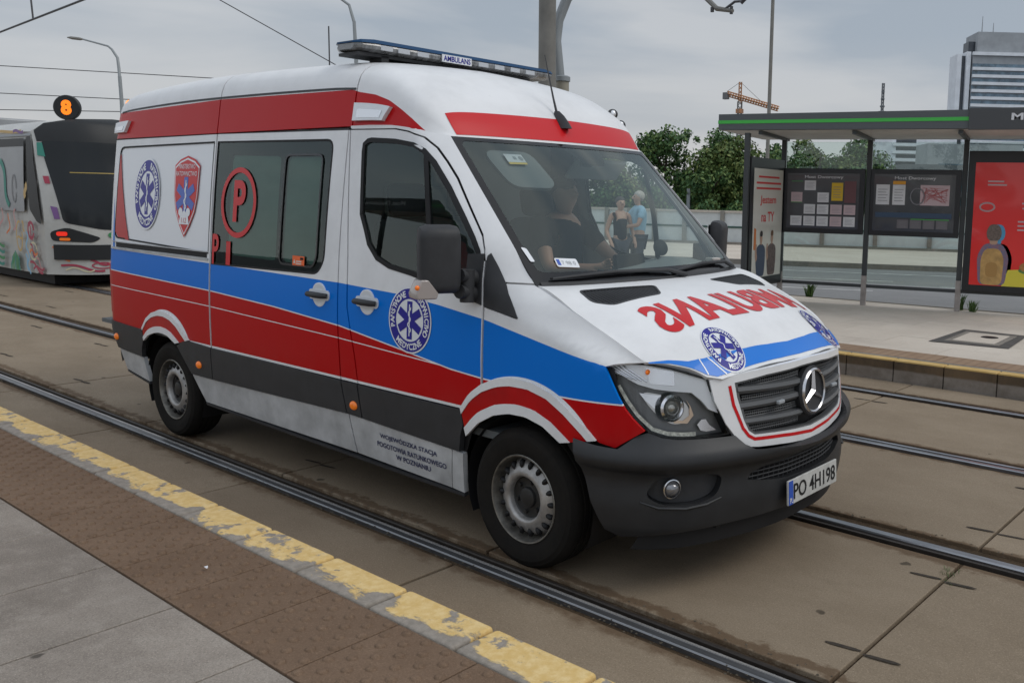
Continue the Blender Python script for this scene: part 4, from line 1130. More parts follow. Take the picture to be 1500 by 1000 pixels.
# sun visors, inside mirror, device on the dash
w = Sheet(W, .1); w.poly(rpoly([(-.80, .945), (-.42, .950), (-.40, .70), (-.46, .66), (-.75, .67)], .08), 0); vi = w.finish('sun_visor', mat('visor_grey', (.17, .195, .20), .8), VAN, -.035, .02)
w = Sheet(W, .2); w.poly([(-.675, .842), (-.535, .842), (-.535, .905), (-.675, .905)], 0).poly([(-.675, .826), (-.535, .826), (-.535, .841), (-.675, .841)], 1)
w.poly(circle((-.56, .873), .018, 16), 2, .001).poly(bar_outline(-.62, -.595, .862, .886), 2, .001); w.finish('visor_sticker', [M_WHITEV, M_YEL, M_GREY], WIND, -.02)
k = MB(); k.box((-.78, .42, 1.995), (.03, .48, .16), RY(rad(42))); k.build('sun_visor', M_INTL, VAN, bevel=.02)
w = Sheet(W, .1); w.poly(rpoly([(-.13, .99), (.30, .99), (.245, .87), (.20, .83), (.02, .83), (-.03, .87)], .03), 0).finish('sensor_cover', M_BLK, WIND, -.008)
k = MB(); k.box(Vector(ws(.875, .07)) + Vector((-.03, 0, -.02)), (.03, .09, .05)); k.build('sensor', M_GREY, VAN, bevel=.008)
k = MB(); k.box((-.22, .10, 1.42), (.03, .26, .16), RY(rad(-12))); k.tube([(-.2, .1, 1.36), (-.15, .1, 1.30)], .02, 8); dv = k.build('dash_tablet', M_BLK, VAN, bevel=.01)
k = MB(); k.lathe([(0, 0), (.045, 0), (.05, .01), (.03, .02), (0, .02)], (-.16, .30, 1.53), (.8, -.3, .3), 24); k.tube([(-.17, .3, 1.5), (-.1, .2, 1.35)], .008, 8); k.build('phone_mount', M_BLK, VAN)
k = MB(); k.lathe([(.034, 0), (.044, .10), (.046, .105), (.046, .12), (0, .122)], (-.02, .66, 1.345), (0, 0, 1), 24); k.build('paper_cup', mat('cup_paper', (.55, .5, .46), .6), VAN)

# two round lamps on the far roof edge
for p in ((-1.14, .985, 2.405), (-1.07, .99, 2.325)):
    k = MB(); k.ball(p, (.036, .040, .036), 0, 14, 10); k.ball(Vector(p) + Vector((.022, -.02, 0)), (.02, .02, .026), 1, 12, 8); k.tube([p, (p[0] - .03, .88, p[2] - .02)], .014, 6); k.build('round_lamp', [M_GREYP, M_REFL], VAN)
# ================================================================== GROUND, TRACKS, PLATFORMS
def ground_mat(name, c1, c2, c3, scale=1.2, rough=.85, bump=.25, spots=.0, streak=(1, 1, 1), rust=None, bscale=120, joint=None):
    m, N, L, P = newmat(name)
    g = G(m); x, y, z = g.xyz()
    n1 = g.noise(scale, 10, .65, streak); n2 = g.noise(scale * 7, 8, .7, streak); n3 = g.noise(90, 4, .8)
    c = g.mix(g.ss(n1, .30, .70), c1, c2)
    c = g.mix(g.m('MULTIPLY', g.ss(n2, .45, .75), .7), c, c3)
    c = g.mix(g.m('MULTIPLY', g.ss(n3, .35, .8), .45), c, tuple(v * .55 for v in c1))
    oil = g.noise(.55, 5, .75, (1, 2.2, 1)); c = g.mix(g.m('MULTIPLY', g.ss(oil, .56, .74), .38), c, tuple(v * .5 for v in c1))
    isl = N.new('ShaderNodeNewGeometry').outputs['Random Per Island']
    c = g.mix(g.m('MULTIPLY', isl, .22), c, tuple(v * .62 for v in c1))
    grit = g.noise(150, 2, .9)
    c = g.mix(g.m('MULTIPLY', g.ss(grit, .56, .70), .5), c, tuple(min(1, v * 1.5) for v in c2))
    c = g.mix(g.m('MULTIPLY', g.ss(g.m('SUBTRACT', 1, grit), .56, .70), .5), c, tuple(v * .45 for v in c1))
    if spots:
        v = N.new('ShaderNodeTexVoronoi'); v.inputs['Scale'].default_value = 2.3; v.inputs['Randomness'].default_value = 1
        wv = N.new('ShaderNodeVectorMath'); wv.operation = 'ADD'
        nn = N.new('ShaderNodeTexNoise'); nn.inputs['Scale'].default_value = 14
        L.new(g.vec, nn.inputs['Vector']); 
        sc = N.new('ShaderNodeVectorMath'); sc.operation = 'SCALE'; sc.inputs['Scale'].default_value = .06
        L.new(nn.outputs['Color'], sc.inputs[0]); L.new(g.vec, wv.inputs[0]); L.new(sc.outputs[0], wv.inputs[1]); L.new(wv.outputs[0], v.inputs['Vector'])
        sp = g.m('MULTIPLY', g.m('SUBTRACT', 1, g.ss(v.outputs['Distance'], .035, .06)), spots)
        c = g.mix(sp, c, tuple(q * .25 for q in c1))
    if rust:
        for y0, w in rust:
            d = g.m('ABSOLUTE', g.m('SUBTRACT', y, y0))
            d = g.m('ADD', d, g.m('MULTIPLY', g.m('SUBTRACT', n2, .5), .22))
            c = g.mix(g.m('MULTIPLY', g.m('SUBTRACT', 1, g.ss(d, w * .3, w)), .75), c, (.085, .05, .026))
    L.new(c, P.inputs['Base Color']); P.inputs['Roughness'].default_value = rough; P.inputs['Specular IOR Level'].default_value = .2
    b = N.new('ShaderNodeBump'); b.inputs['Strength'].default_value = bump; b.inputs['Distance'].default_value = .012
    nb = g.m('ADD', g.noise(bscale, 6, .7), g.m('MULTIPLY', n2, 1.5)); L.new(nb, b.inputs['Height']); L.new(b.outputs['Normal'], P.inputs['Normal'])
    return m

M_SLAB = ground_mat('track_concrete', (.212, .164, .114), (.272, .216, .155), (.232, .180, .124), 1.1, .82, .22, .85, (1, 1.6, 1), rust=[(-1.12, .12), (-.90, .05), (.50, .07), (.78, .06), (2.28, .08), (2.52, .06), (3.98, .06), (4.2, .08)])
M_DIRT = ground_mat('rail_dirt', (.045, .030, .018), (.090, .060, .035), (.12, .085, .05), 6, .95, .8)
M_ASPH = ground_mat('asphalt', (.085, .085, .086), (.115, .113, .112), (.10, .10, .10), 1.5, .9, .3)
M_PAVE = ground_mat('paving_grey', (.215, .184, .156), (.365, .320, .275), (.41, .367, .318), 1.4, .85, .5, .8, bscale=220)
M_KERB = ground_mat('kerb_concrete', (.20, .182, .158), (.28, .255, .225), (.16, .142, .118), 3, .85, .4)
M_FARP = ground_mat('far_paving', (.50, .44, .375), (.60, .54, .465), (.54, .48, .41), .8, .9, .2)
M_SOIL = ground_mat('soil', (.06, .05, .035), (.11, .09, .065), (.08, .07, .05), 2, .95, .6)

base = MB(); base.add([(-900, -700, -.09), (900, -700, -.09), (900, 1300, -.09), (-900, 1300, -.09)], [(0, 1, 2, 3)])
tag(base.build('ground', M_ASPH, smooth=False), kind='structure')

# track slabs with open joints
XJ = [1.68 + 1.97 * k for k in range(-42, 8)]
STR = [(-1.765, -1.150), (-.935, .515), (.795, 2.265), (2.52, 3.97), (4.225, 4.70)]
k = MB()
random.seed(3)
for (y0, y1) in STR:
    for a, b in zip(XJ, XJ[1:]):
        z = random.uniform(-.003, .001)
        k.box(((a + b) / 2, (y0 + y1) / 2, z - .04), (b - a - .018, y1 - y0, .08))
ts = k.build('track_slab', M_SLAB, smooth=False, bevel=.006); tag(ts, kind='structure')
k = MB(); k.add([(-82, -1.76, -.022), (20, -1.76, -.022), (20, 4.75, -.022), (-82, 4.75, -.022)], [(0, 1, 2, 3)])
tag(k.build('track_bed', M_DIRT, smooth=False), kind='structure')
# recesses for the lifting hooks: dark slots cut beside the joints
k = MB()
for xj in XJ:
    if xj < -26 or xj > 6: continue
    for y0, y1 in STR[1:4]:
        for yy in (y0 + .27, y1 - .27):
            for s in (-1, 1):
                x0 = xj + s * .085
                k.add([(x0 + dx * .078, yy + dy * .011 + dx * .010, .0035) for dx, dy in ((-1, -.4), (-.6, -1), (.6, -1), (1, -.3), (1, .4), (.6, 1), (-.6, 1), (-1, .5))], [tuple(range(8))])
tag(k.build('slab_slots', mat('slot_dirt', (.040, .030, .021), .95, noise=.5, nscale=30), smooth=False), kind='structure')

M_RAILH = mat('rail_steel', (.33, .34, .36), .30, metal=.85, noise=.45, nscale=9, stretch=(.3, 6, 1))
M_RAILD = mat('rail_side', (.035, .028, .023), .6, metal=.3, noise=.4, nscale=20)
M_RAILN = mat('rail_steel_dull', (.20, .205, .215), .34, metal=.75, noise=.35, nscale=9, stretch=(.3, 6, 1))
M_EDGE = mat('rail_polished_edge', (.62, .60, .58), .3, metal=.7, noise=.3, nscale=3)
def grooved_rail(y0, sgn, label, mh=None):
    mh = mh or M_RAILH
    """y0: gauge edge of the head; sgn: side on which the groove lies"""
    T = thing('tram_rail', label, 'rail', (0, y0, 0), group='tram rails')
    X0, X1 = -82, 20
    k = MB(); hw = .056
    sec = [(0, -.05), (0, -.004), (-.006 * sgn, .003), (-.05 * sgn, .004), (-hw * sgn, -.002), (-hw * sgn, -.05)]
    k.loft([[(x, p[0], p[1]) for p in sec] for x in (X0, X1)]); k.build('rail_head', mh, T)
    if mh is M_RAILN:
        k = MB(); k.box(((X0 + X1) / 2, -.006 * sgn, .0045), (X1 - X0, .011, .003)); k.build('polished_edge', M_EDGE, T)
    k = MB(); a, b = .040 * sgn, .060 * sgn
    sec = [(a, -.05), (a, -.003), (a + .004 * sgn, .002), (b, .001), (b, -.05)]
    k.loft([[(x, p[0], p[1]) for p in sec] for x in (X0, X1)]); k.build('guard_lip', M_RAILD if sgn < 0 or mh is M_RAILN else M_RAILH, T)
    k = MB(); k.box(((X0 + X1) / 2, .02 * sgn, -.045), (X1 - X0, .05, .02)); k.build('groove', M_RAILD, T)
grooved_rail(-1.045, 1, 'worn tram rail running beside the near platform kerb, under the near wheels', M_RAILN)
grooved_rail(.620, -1, 'bright tram rail coming out from under the number plate of the ambulance')
grooved_rail(2.400, 1, 'tram rail in the middle of the roadway beyond the ambulance front')
grooved_rail(4.090, -1, 'tram rail nearest the kerb of the far platform')

# --- near platform
PH = .22
k = MB(); k.box((-20, -14.2, PH / 2 - .06), (80, 23.54, PH + .10)); k.v = [(x, y, z) for x, y, z in k.v]
tag(k.build('platform_base', M_KERB, smooth=False), kind='structure')

m, N, L, P = newmat('worn_yellow_kerb')
g = G(m); x, y, z = g.xyz()
n1 = g.noise(5, 8, .68, (.6, 1.6, 1)); n2 = g.noise(26, 6, .7); n3 = g.noise(2, 4, .6)
gr = g.mix(g.ss(n2, .3, .7), (.21, .185, .155), (.31, .275, .235))
ye = g.mix(g.ss(n2, .35, .7), (.62, .42, .15), (.72, .54, .26))
d = g.m('ADD', g.m('SUBTRACT', y, -1.934), g.m('MULTIPLY', g.m('SUBTRACT', n1, .5), .34))
fr = g.m('ABSOLUTE', g.m('SUBTRACT', g.m('FRACT', g.m('DIVIDE', g.m('ADD', x, 41.0 - .1795), .519)), .5))     # 0 mid-block, .5 at the joints
d = g.m('SUBTRACT', d, g.m('MULTIPLY', g.ss(g.m('ADD', fr, g.m('MULTIPLY', g.m('SUBTRACT', n3, .5), .5)), .30, .55), .075))
msk = g.ss(d, .0, .022)
msk = g.m('MULTIPLY', msk, g.ss(g.m('ADD', g.noise(9, 6, .65), g.m('MULTIPLY', n3, .25)), .50, .58))
# paint wears off towards the far end
L.new(g.mix(msk, gr, ye), P.inputs['Base Color']); P.inputs['Roughness'].default_value = .8
bb = N.new('ShaderNodeBump'); bb.inputs['Strength'].default_value = .5; bb.inputs['Distance'].default_value = .01
L.new(g.m('ADD', g.noise(70, 6, .8), msk), bb.inputs['Height']); L.new(bb.outputs['Normal'], P.inputs['Normal'])
M_YK = m
k = MB()
x = -41.0
while x < 6:
    x1 = x + .519
    k.box(((x + x1) / 2, -1.866, .10), (.503, .206, .245)); x = x1
k.v = [(a + .1795 + .0, b, c + random.uniform(-.001, .001)) for a, b, c in k.v]
tag(k.build('platform_kerb', M_YK, smooth=False, bevel=.016), kind='structure')
# tactile paving with domes
M_TACT = ground_mat('tactile_brown', (.158, .102, .066), (.208, .140, .094), (.180, .120, .080), 2.2, .85, .4, .35, bscale=200)
k = MB()
x = -41.0 + .25
i = 0
while x < 6:
    k.box((x + .22, -2.204, .12), (.436, .454, .2035 + random.uniform(-.0012, .0012))); x += .4425
tag(k.build('tactile_paving', M_TACT, smooth=False, bevel=.003), kind='structure')
k = MB()
x = -9.0 + .25 + .4425 * 0
x0 = -41.0 + .25 + .4425 * round(31 / .4425)
x = x0
prof = [(0, 1.0), (.55, .95), (.82, .62), (1.0, 0)]
while x < 1.9:
    for r in range(8):
        for c in range(4):
            px = x + .05 + c * .1106 + (.0553 if r % 2 else 0) - .02
            py = -2.404 + r * .0568
            nseg = 10 if px > -3 else 6
            vs = []
            for rr, hh in prof:
                for j in range(nseg):
                    a = 2 * math.pi * j / nseg; vs.append((px + rr * .0205 * math.cos(a) * 1.15, py + rr * .0205 * math.sin(a), .2205 + hh * .0105))
            fs = [(u * nseg + j, u * nseg + (j + 1) % nseg, (u + 1) * nseg + (j + 1) % nseg, (u + 1) * nseg + j) for u in range(3) for j in range(nseg)]
            k.add(vs, fs)
    x += .4425
tag(k.build('tactile_domes', M_TACT, ang=60), 'rows of small raised domes on the brown tactile paving', 'domes', kind='stuff')
# grey slabs
k = MB()
x = -41 + .005; xs_ = [.226 + .608 * i for i in range(-68, 12)]
for a, b in zip(xs_, xs_[1:]):
    for r in range(5):
        y1 = -2.437 - r * 1.02
        k.box(((a + b) / 2, y1 - .508, .12 + random.uniform(-.001, .001)), (b - a - .008, 1.010, .2)) 
k.v = [(a, b, c) for a, b, c in k.v]
tag(k.build('platform_paving', M_PAVE, smooth=False, bevel=.003), kind='structure')
k = MB(); k.box((-20, -16.3, .12), (80, 17.6, .2)); tag(k.build('platform_back', M_PAVE, smooth=False), kind='structure')

# --- far platform (widens a little towards the right, as the kerb line does)
def fy(x): return 4.70 + .035 * (x + 1)
m, N, L, P = newmat('far_kerb_face')
g = G(m); x, y, z = g.xyz()
n1 = g.noise(5, 8, .7, (1, 1, 1)); n2 = g.noise(1.6, 6, .7, (1, 1, .4))
low = g.mix(g.ss(n1, .3, .7), (.15, .125, .10), (.235, .205, .175))
hi = g.mix(g.ss(n2, .35, .65), (.060, .042, .024), (.13, .085, .045))
c = g.mix(g.ss(g.m('ADD', z, g.m('MULTIPLY', g.m('SUBTRACT', n1, .5), .05)), .105, .13), low, hi)
yel = g.mix(g.ss(n1, .3, .7), (.42, .27, .085), (.52, .36, .14))
c = g.mix(g.m('MULTIPLY', g.m('GREATER_THAN', z, .205), 1.0), c, yel)
L.new(c, P.inputs['Base Color']); P.inputs['Roughness'].default_value = .85
k = MB(); x = -60.95
while x < 14:
    x1 = x + .521; a, b = x + .004, x1 - .004
    k.add([(a, fy(a), -.03), (b, fy(b), -.03), (b, fy(b), .222), (a, fy(a), .222), (a, fy(a) + .13, -.03), (b, fy(b) + .13, -.03), (b, fy(b) + .13, .222), (a, fy(a) + .13, .222)],
          [(0, 1, 2, 3), (4, 7, 6, 5), (3, 2, 6, 7), (0, 4, 5, 1), (0, 3, 7, 4), (1, 5, 6, 2)])
    x = x1
tag(k.build('platform_kerb', m, smooth=False, bevel=.01), kind='structure')
m2, N, L, P = newmat('far_tactile')
g = G(m2); x, y, z = g.xyz()
st = g.m('SINE', g.m('MULTIPLY', x, 62)); n1 = g.noise(2, 6, .6)
c = g.mix(g.ss(n1, .3, .7), (.20, .125, .075), (.26, .175, .11))
c = g.mix(g.m('MULTIPLY', g.ss(st, .2, .9), .30), c, (.12, .07, .045))
L.new(c, P.inputs['Base Color']); P.inputs['Roughness'].default_value = .85
k = MB()
def strip(k, x0, x1, o0, o1, z0, z1, n=1):
    k.add([(x0, fy(x0) + o0, z0), (x1, fy(x1) + o0, z0), (x1, fy(x1) + o1, z0), (x0, fy(x0) + o1, z0), (x0, fy(x0) + o0, z1), (x1, fy(x1) + o0, z1), (x1, fy(x1) + o1, z1), (x0, fy(x0) + o1, z1)],
          [(0, 3, 2, 1), (4, 5, 6, 7), (0, 1, 5, 4), (2, 3, 7, 6), (0, 4, 7, 3), (1, 2, 6, 5)])
strip(k, -60, 14, .135, .20, 0, .221); tag(k.build('kerb_back', M_KERB, smooth=False), kind='structure')
k = MB(); x = -60
while x < 14: strip(k, x + .003, x + .437, .203, .60, 0, .222 + random.uniform(0, .002)); x += .44
tag(k.build('tactile_paving', m2, smooth=False), kind='structure')
k = MB()
for r in range(8):
    o = .605 + r * .53; x = -30 + (r % 2) * .25
    while x < 14:
        if o + .5 < 5.05 - 0: strip(k, x + .002, x + .528, o, o + .526, 0, .220 + random.uniform(-.0012, .0012))
        x += .53
# pavers are trimmed along the road side
k.v = [(a, min(b, 9.78 + .12 * a), c) for a, b, c in k.v]
tag(k.build('platform_paving', M_FARP, smooth=False), kind='structure')
k = MB(); k.add([(-60, fy(-60) + .6, .212), (14, fy(14) + .6, .212), (14, 11.5, .212), (-4.4, 9.30, .212), (-60, 9.3, .212)], [(0, 1, 2, 3, 4)])
tag(k.build('platform_base', M_FARP, smooth=False), kind='structure')
# strip of gravel and a low kerb along the back
k = MB(); k.add([(-60, 9.28, .215), (-4.5, 9.28, .215), (14, 11.45, .215), (14, 11.9, .18), (-4.6, 9.72, .18), (-60, 9.72, .18)], [(0, 1, 4, 5), (1, 2, 3, 4)])
M_GRAV = ground_mat('gravel', (.10, .085, .065), (.20, .17, .13), (.28, .25, .2), 18, .95, 1.0)
tag(k.build('gravel_strip', M_GRAV, smooth=False), kind='structure')
# manhole
k = MB(); c0 = Vector((-.30, 6.84, .228))
k.add([(-.71, 6.17, .226), (.17, 6.30, .226), (.05, 7.47, .226), (-.74, 7.46, .226)], [(0, 1, 2, 3)])
MH = k.build('manhole_cover', mat('manhole_frame', (.075, .07, .065), .8, noise=.4), smooth=False); tag(MH, 'square concrete manhole cover set in the far platform paving', 'manhole cover')
k = MB(); k.box((-.31, 6.84, .227), (.62, .92, .008), RZ(.06)); k.build('cover_slab', M_KERB, MH, bevel=.003)
k = MB(); k.box((-.31, 6.84, .229), (.48, .75, .008), RZ(.06)); k.build('cover_inset', M_FARP, MH, bevel=.003)
k = MB(); k.lathe([(0, .005), (.10, .005), (.11, 0)], (-.25, 6.95, .230), (0, 0, 1), 20); k.build('lifting_eye', M_BLK, MH)

# --- road behind
def heading(s): t = max(0, min(1, (s + 18) / 15)); return rad(3 + 22 * t * t * (3 - 2 * t))
_path = {0: (-5.0, 12.0)}
for i in range(0, 160): p = _path[i]; h_ = heading(i * .5 + .25); _path[i + 1] = (p[0] + .5 * math.cos(h_), p[1] + .5 * math.sin(h_))
for i in range(0, -320, -1): p = _path[i]; h_ = heading(i * .5 - .25); _path[i - 1] = (p[0] - .5 * math.cos(h_), p[1] - .5 * math.sin(h_))
def rp(s, n, z=0.0):
    i = math.floor(s * 2); t = s * 2 - i; a, b = _path[i], _path[i + 1]; h_ = heading(s)
    return (a[0] + (b[0] - a[0]) * t - math.sin(h_) * n, a[1] + (b[1] - a[1]) * t + math.cos(h_) * n, z)
def srange(s0, s1, st=2.0):
    n = max(1, math.ceil((s1 - s0) / st)); return [s0 + (s1 - s0) * i / n for i in range(n + 1)]
def roadstrip(k, s0, s1, n0, n1, z0, z1=None):
    ring = [(n0, z0), (n1, z0)] if z1 is None else [(n0, z0), (n1, z0), (n1, z1), (n0, z1)]
    k.loft([[rp(s, n, z) for n, z in ring] for s in srange(s0, s1)], 0, z1 is not None, z1 is not None)
M_ROAD = ground_mat('road_asphalt', (.20, .20, .20), (.245, .243, .24), (.22, .22, .22), .9, .9, .2)
k = MB(); SS = srange(-130, 60)
def back_edge(x): return 9.70 if x < -4.6 else 9.70 + (x + 4.6) * .117
near = [rp(s_, -2.0, .10) for s_ in SS]; near = [(x_, back_edge(x_), .10) for x_, y_, z_ in near]
k.loft([[a_, rp(s_, 5.6, .10)] for a_, s_ in zip(near, SS)], 0, False, False)
tag(k.build('road', M_ROAD, smooth=False), kind='structure')
M_PAINT = mat('road_paint', (.50, .50, .48), .7, noise=.4, nscale=3)
k = MB()
for n_, w, segs in ((-.15, .10, [(-60, -20), (-9, -3.2), (-1.1, .85), (6, 12)]), (2.10, .10, [(-60, -12), (-8, 1.3), (8, 16)]), (4.10, .12, [(-100, 50)]), (1.2, .1, [(2.2, 4.6)])):
    for a, b in segs: roadstrip(k, a, b, n_ - w / 2, n_ + w / 2, .104)
tag(k.build('lane_markings', M_PAINT, smooth=False), kind='structure')
k = MB(); roadstrip(k, -130, 60, 5.5, 5.62, 0, .23); tag(k.build('road_kerb', M_KERB, smooth=False), kind='structure')
k = MB(); roadstrip(k, -130, 60, 5.62, 13.2, .0, .22); tag(k.build('pavement', M_FARP, smooth=False), kind='structure')
k = MB(); p = rp(5.4, 8.4); k.lathe([(0, .012), (.42, .012), (.44, 0)], (p[0], p[1], .222), (0, 0, 1), 24)
tag(k.build('manhole_cover', M_RAILD), 'round iron manhole cover in the pavement across the road', 'manhole cover')

# --- parapet railing of the bridge
PR = 12.9
M_PAR = mat('parapet_paint', (.20, .19, .165), .7, noise=.3)
M_PANEL = mat('parapet_panel', (.50, .53, .53), .5, noise=.15, nscale=2)
M_GREENR = mat('green_rail', (.012, .06, .045), .5)
RAILING = thing('bridge_railing', 'long bridge railing with pale rail and panels across the road', 'railing', rp(0, PR, .2))
ro = Vector(rp(0, PR, .2))
def rl(s, z, n=0.0): return Vector(rp(s, PR + n, z)) - ro
a, b = -110, 45
def rail_loft(name, m, ring): k = MB(); k.loft([[rl(s, z, n) for n, z in ring] for s in srange(a, b)]); return k.build(name, m, RAILING)
rail_loft('top_rail', mat('top_rail', (.42, .38, .33), .5), [(-.06, 1.30), (.08, 1.30), (.08, 1.37), (-.06, 1.37)])
rail_loft('middle_rail', M_GREENR, [(-.03, .78), (.03, .78), (.03, .84), (-.03, .84)])
rail_loft('infill_panel', M_PANEL, [(.00, .26), (.02, .26), (.02, 1.30), (.00, 1.30)])
s = -55
while s < b:
    k = MB(); k.box(rl(s, .78, -.03), (.14, .12, 1.16), RZ(heading(s))); k.build('post', M_PAR, RAILING); s += 1.75
k = MB(); roadstrip(k, -130, 60, 12.75, 13.3, .2, .30); tag(k.build('bridge_edge', M_KERB, smooth=False), kind='structure')

# ================================================================== TRAM STOP SHELTER
SA = math.atan2(.37, 1.33)
SH0 = Vector((-2.85, 8.96, .22))
SHT = thing('tram_shelter', 'glass tram stop shelter with a green striped dark roof on the far platform', 'shelter', SH0, SA)
M_FRAME = mat('shelter_frame', (.045, .05, .052), .45, metal=.2)
M_FASC = mat('shelter_fascia', (.075, .085, .09), .45)
M_GREEN = mat('green_stripe', (.05, .42, .06), .5)
M_SOFF = mat('shelter_soffit', (.55, .53, .50), .6, noise=.2, nscale=2)
M_FOOT = mat('steel_foot', (.33, .30, .28), .5, metal=.3, noise=.3)
M_PANE = glassmat('shelter_glass', (.86, .91, .89), 1.45)
M_BOARD = mat('board_black', (.012, .013, .015), .35)
M_BFACE = mat('board_face', (.055, .058, .062), .25, coat=.5, noise=.25, nscale=1.5)
M_PAPER = mat('paper', (.62, .62, .64), .6, noise=.12, nscale=6)
M_PAPERP = mat('paper_pink', (.50, .38, .40), .6)
M_INK = mat('paper_ink', (.20, .20, .22), .7)
BW = 1.380
# posts along the back and the front corner posts
for s, n in ((-1.34, 0), (0, 0), (1.40, 0), (2.78, 0), (-1.52, -1.42), (2.78, -1.42)):
    k = MB(); k.box((s, n, 1.50), (.075, .075, 2.08)); po = k.build('post', M_FRAME, SHT, bevel=.006)
    k = MB(); k.box((s, n, .23), (.078, .078, .46)); k.build('post_foot', M_FOOT, po, bevel=.004)
# roof
k = MB()
k.add([(-1.95, -1.48, 2.58), (3.9, -1.48, 2.58), (3.9, .35, 2.56), (-1.80, .35, 2.56), (-1.95, -1.48, 2.80), (3.9, -1.48, 2.84), (3.9, .35, 2.72), (-1.80, .35, 2.70)],
      [(0, 3, 2, 1), (4, 5, 6, 7), (0, 1, 5, 4), (2, 3, 7, 6), (0, 4, 7, 3), (1, 2, 6, 5)])
RO = k.build('roof', M_FASC, SHT, smooth=False)
k = MB(); k.add([(-1.91, -1.45, 2.575), (3.86, -1.45, 2.575), (3.86, .32, 2.555), (-1.76, .32, 2.555)], [(0, 1, 2, 3)]); k.build('soffit', M_SOFF, RO, smooth=False)
k = MB(); k.add([(-1.952, -1.486, 2.665), (1.50, -1.486, 2.682), (1.50, -1.486, 2.730), (-1.952, -1.486, 2.712)], [(0, 1, 2, 3)]); k.add([(-1.955, -1.486, 2.665), (-1.955, -1.486, 2.712), (-1.85, -.4, 2.70), (-1.85, -.4, 2.655)], [(0, 1, 2, 3)]); k.build('green_stripe', M_GREEN, RO, smooth=False)
k = MB(); k.box((2.75, -1.505, 2.70), (2.5, .03, .28)); SGN = k.build('name_board', mat('name_board', (.05, .052, .056), .4), RO, bevel=.006)
def flat_text(s, x0, y, z0, w, h, m, parent, name, bold=.01, right=(1, 0, 0)):
    V, F, bw, bh = text_geo(s, bold)
    r = Vector(right); k = MB(); k.add([Vector((x0, y, z0)) + r * (v[0] * w / bw) + Vector((0, 0, v[1] * h / bh)) for v in V], F)
    return k.build(name, m, parent, smooth=False, fix=False)
flat_text('Most Dworcowy', 2.02, -1.524, 2.655, 1.42, .115, M_PAPER, SGN, 'stop_name', .03)
for s in (-1.34, 0, 1.40):
    k = MB(); k.box((s, -.60, 2.545), (.06, 1.6, .05)); k.build('roof_beam', M_FRAME, RO)
# rails and glass
for s0, s1 in ((-1.34, 0), (0, 1.40), (1.40, 2.78)):
    k = MB(); k.box(((s0 + s1) / 2, 0, .30), (s1 - s0 - .075, .05, .05)); k.build('lower_rail', M_FRAME, SHT)
    k = MB(); k.box(((s0 + s1) / 2, .0, 1.42), (s1 - s0 - .085, .008, 2.16)); k.build('glass_pane', M_PANE, SHT, smooth=False)
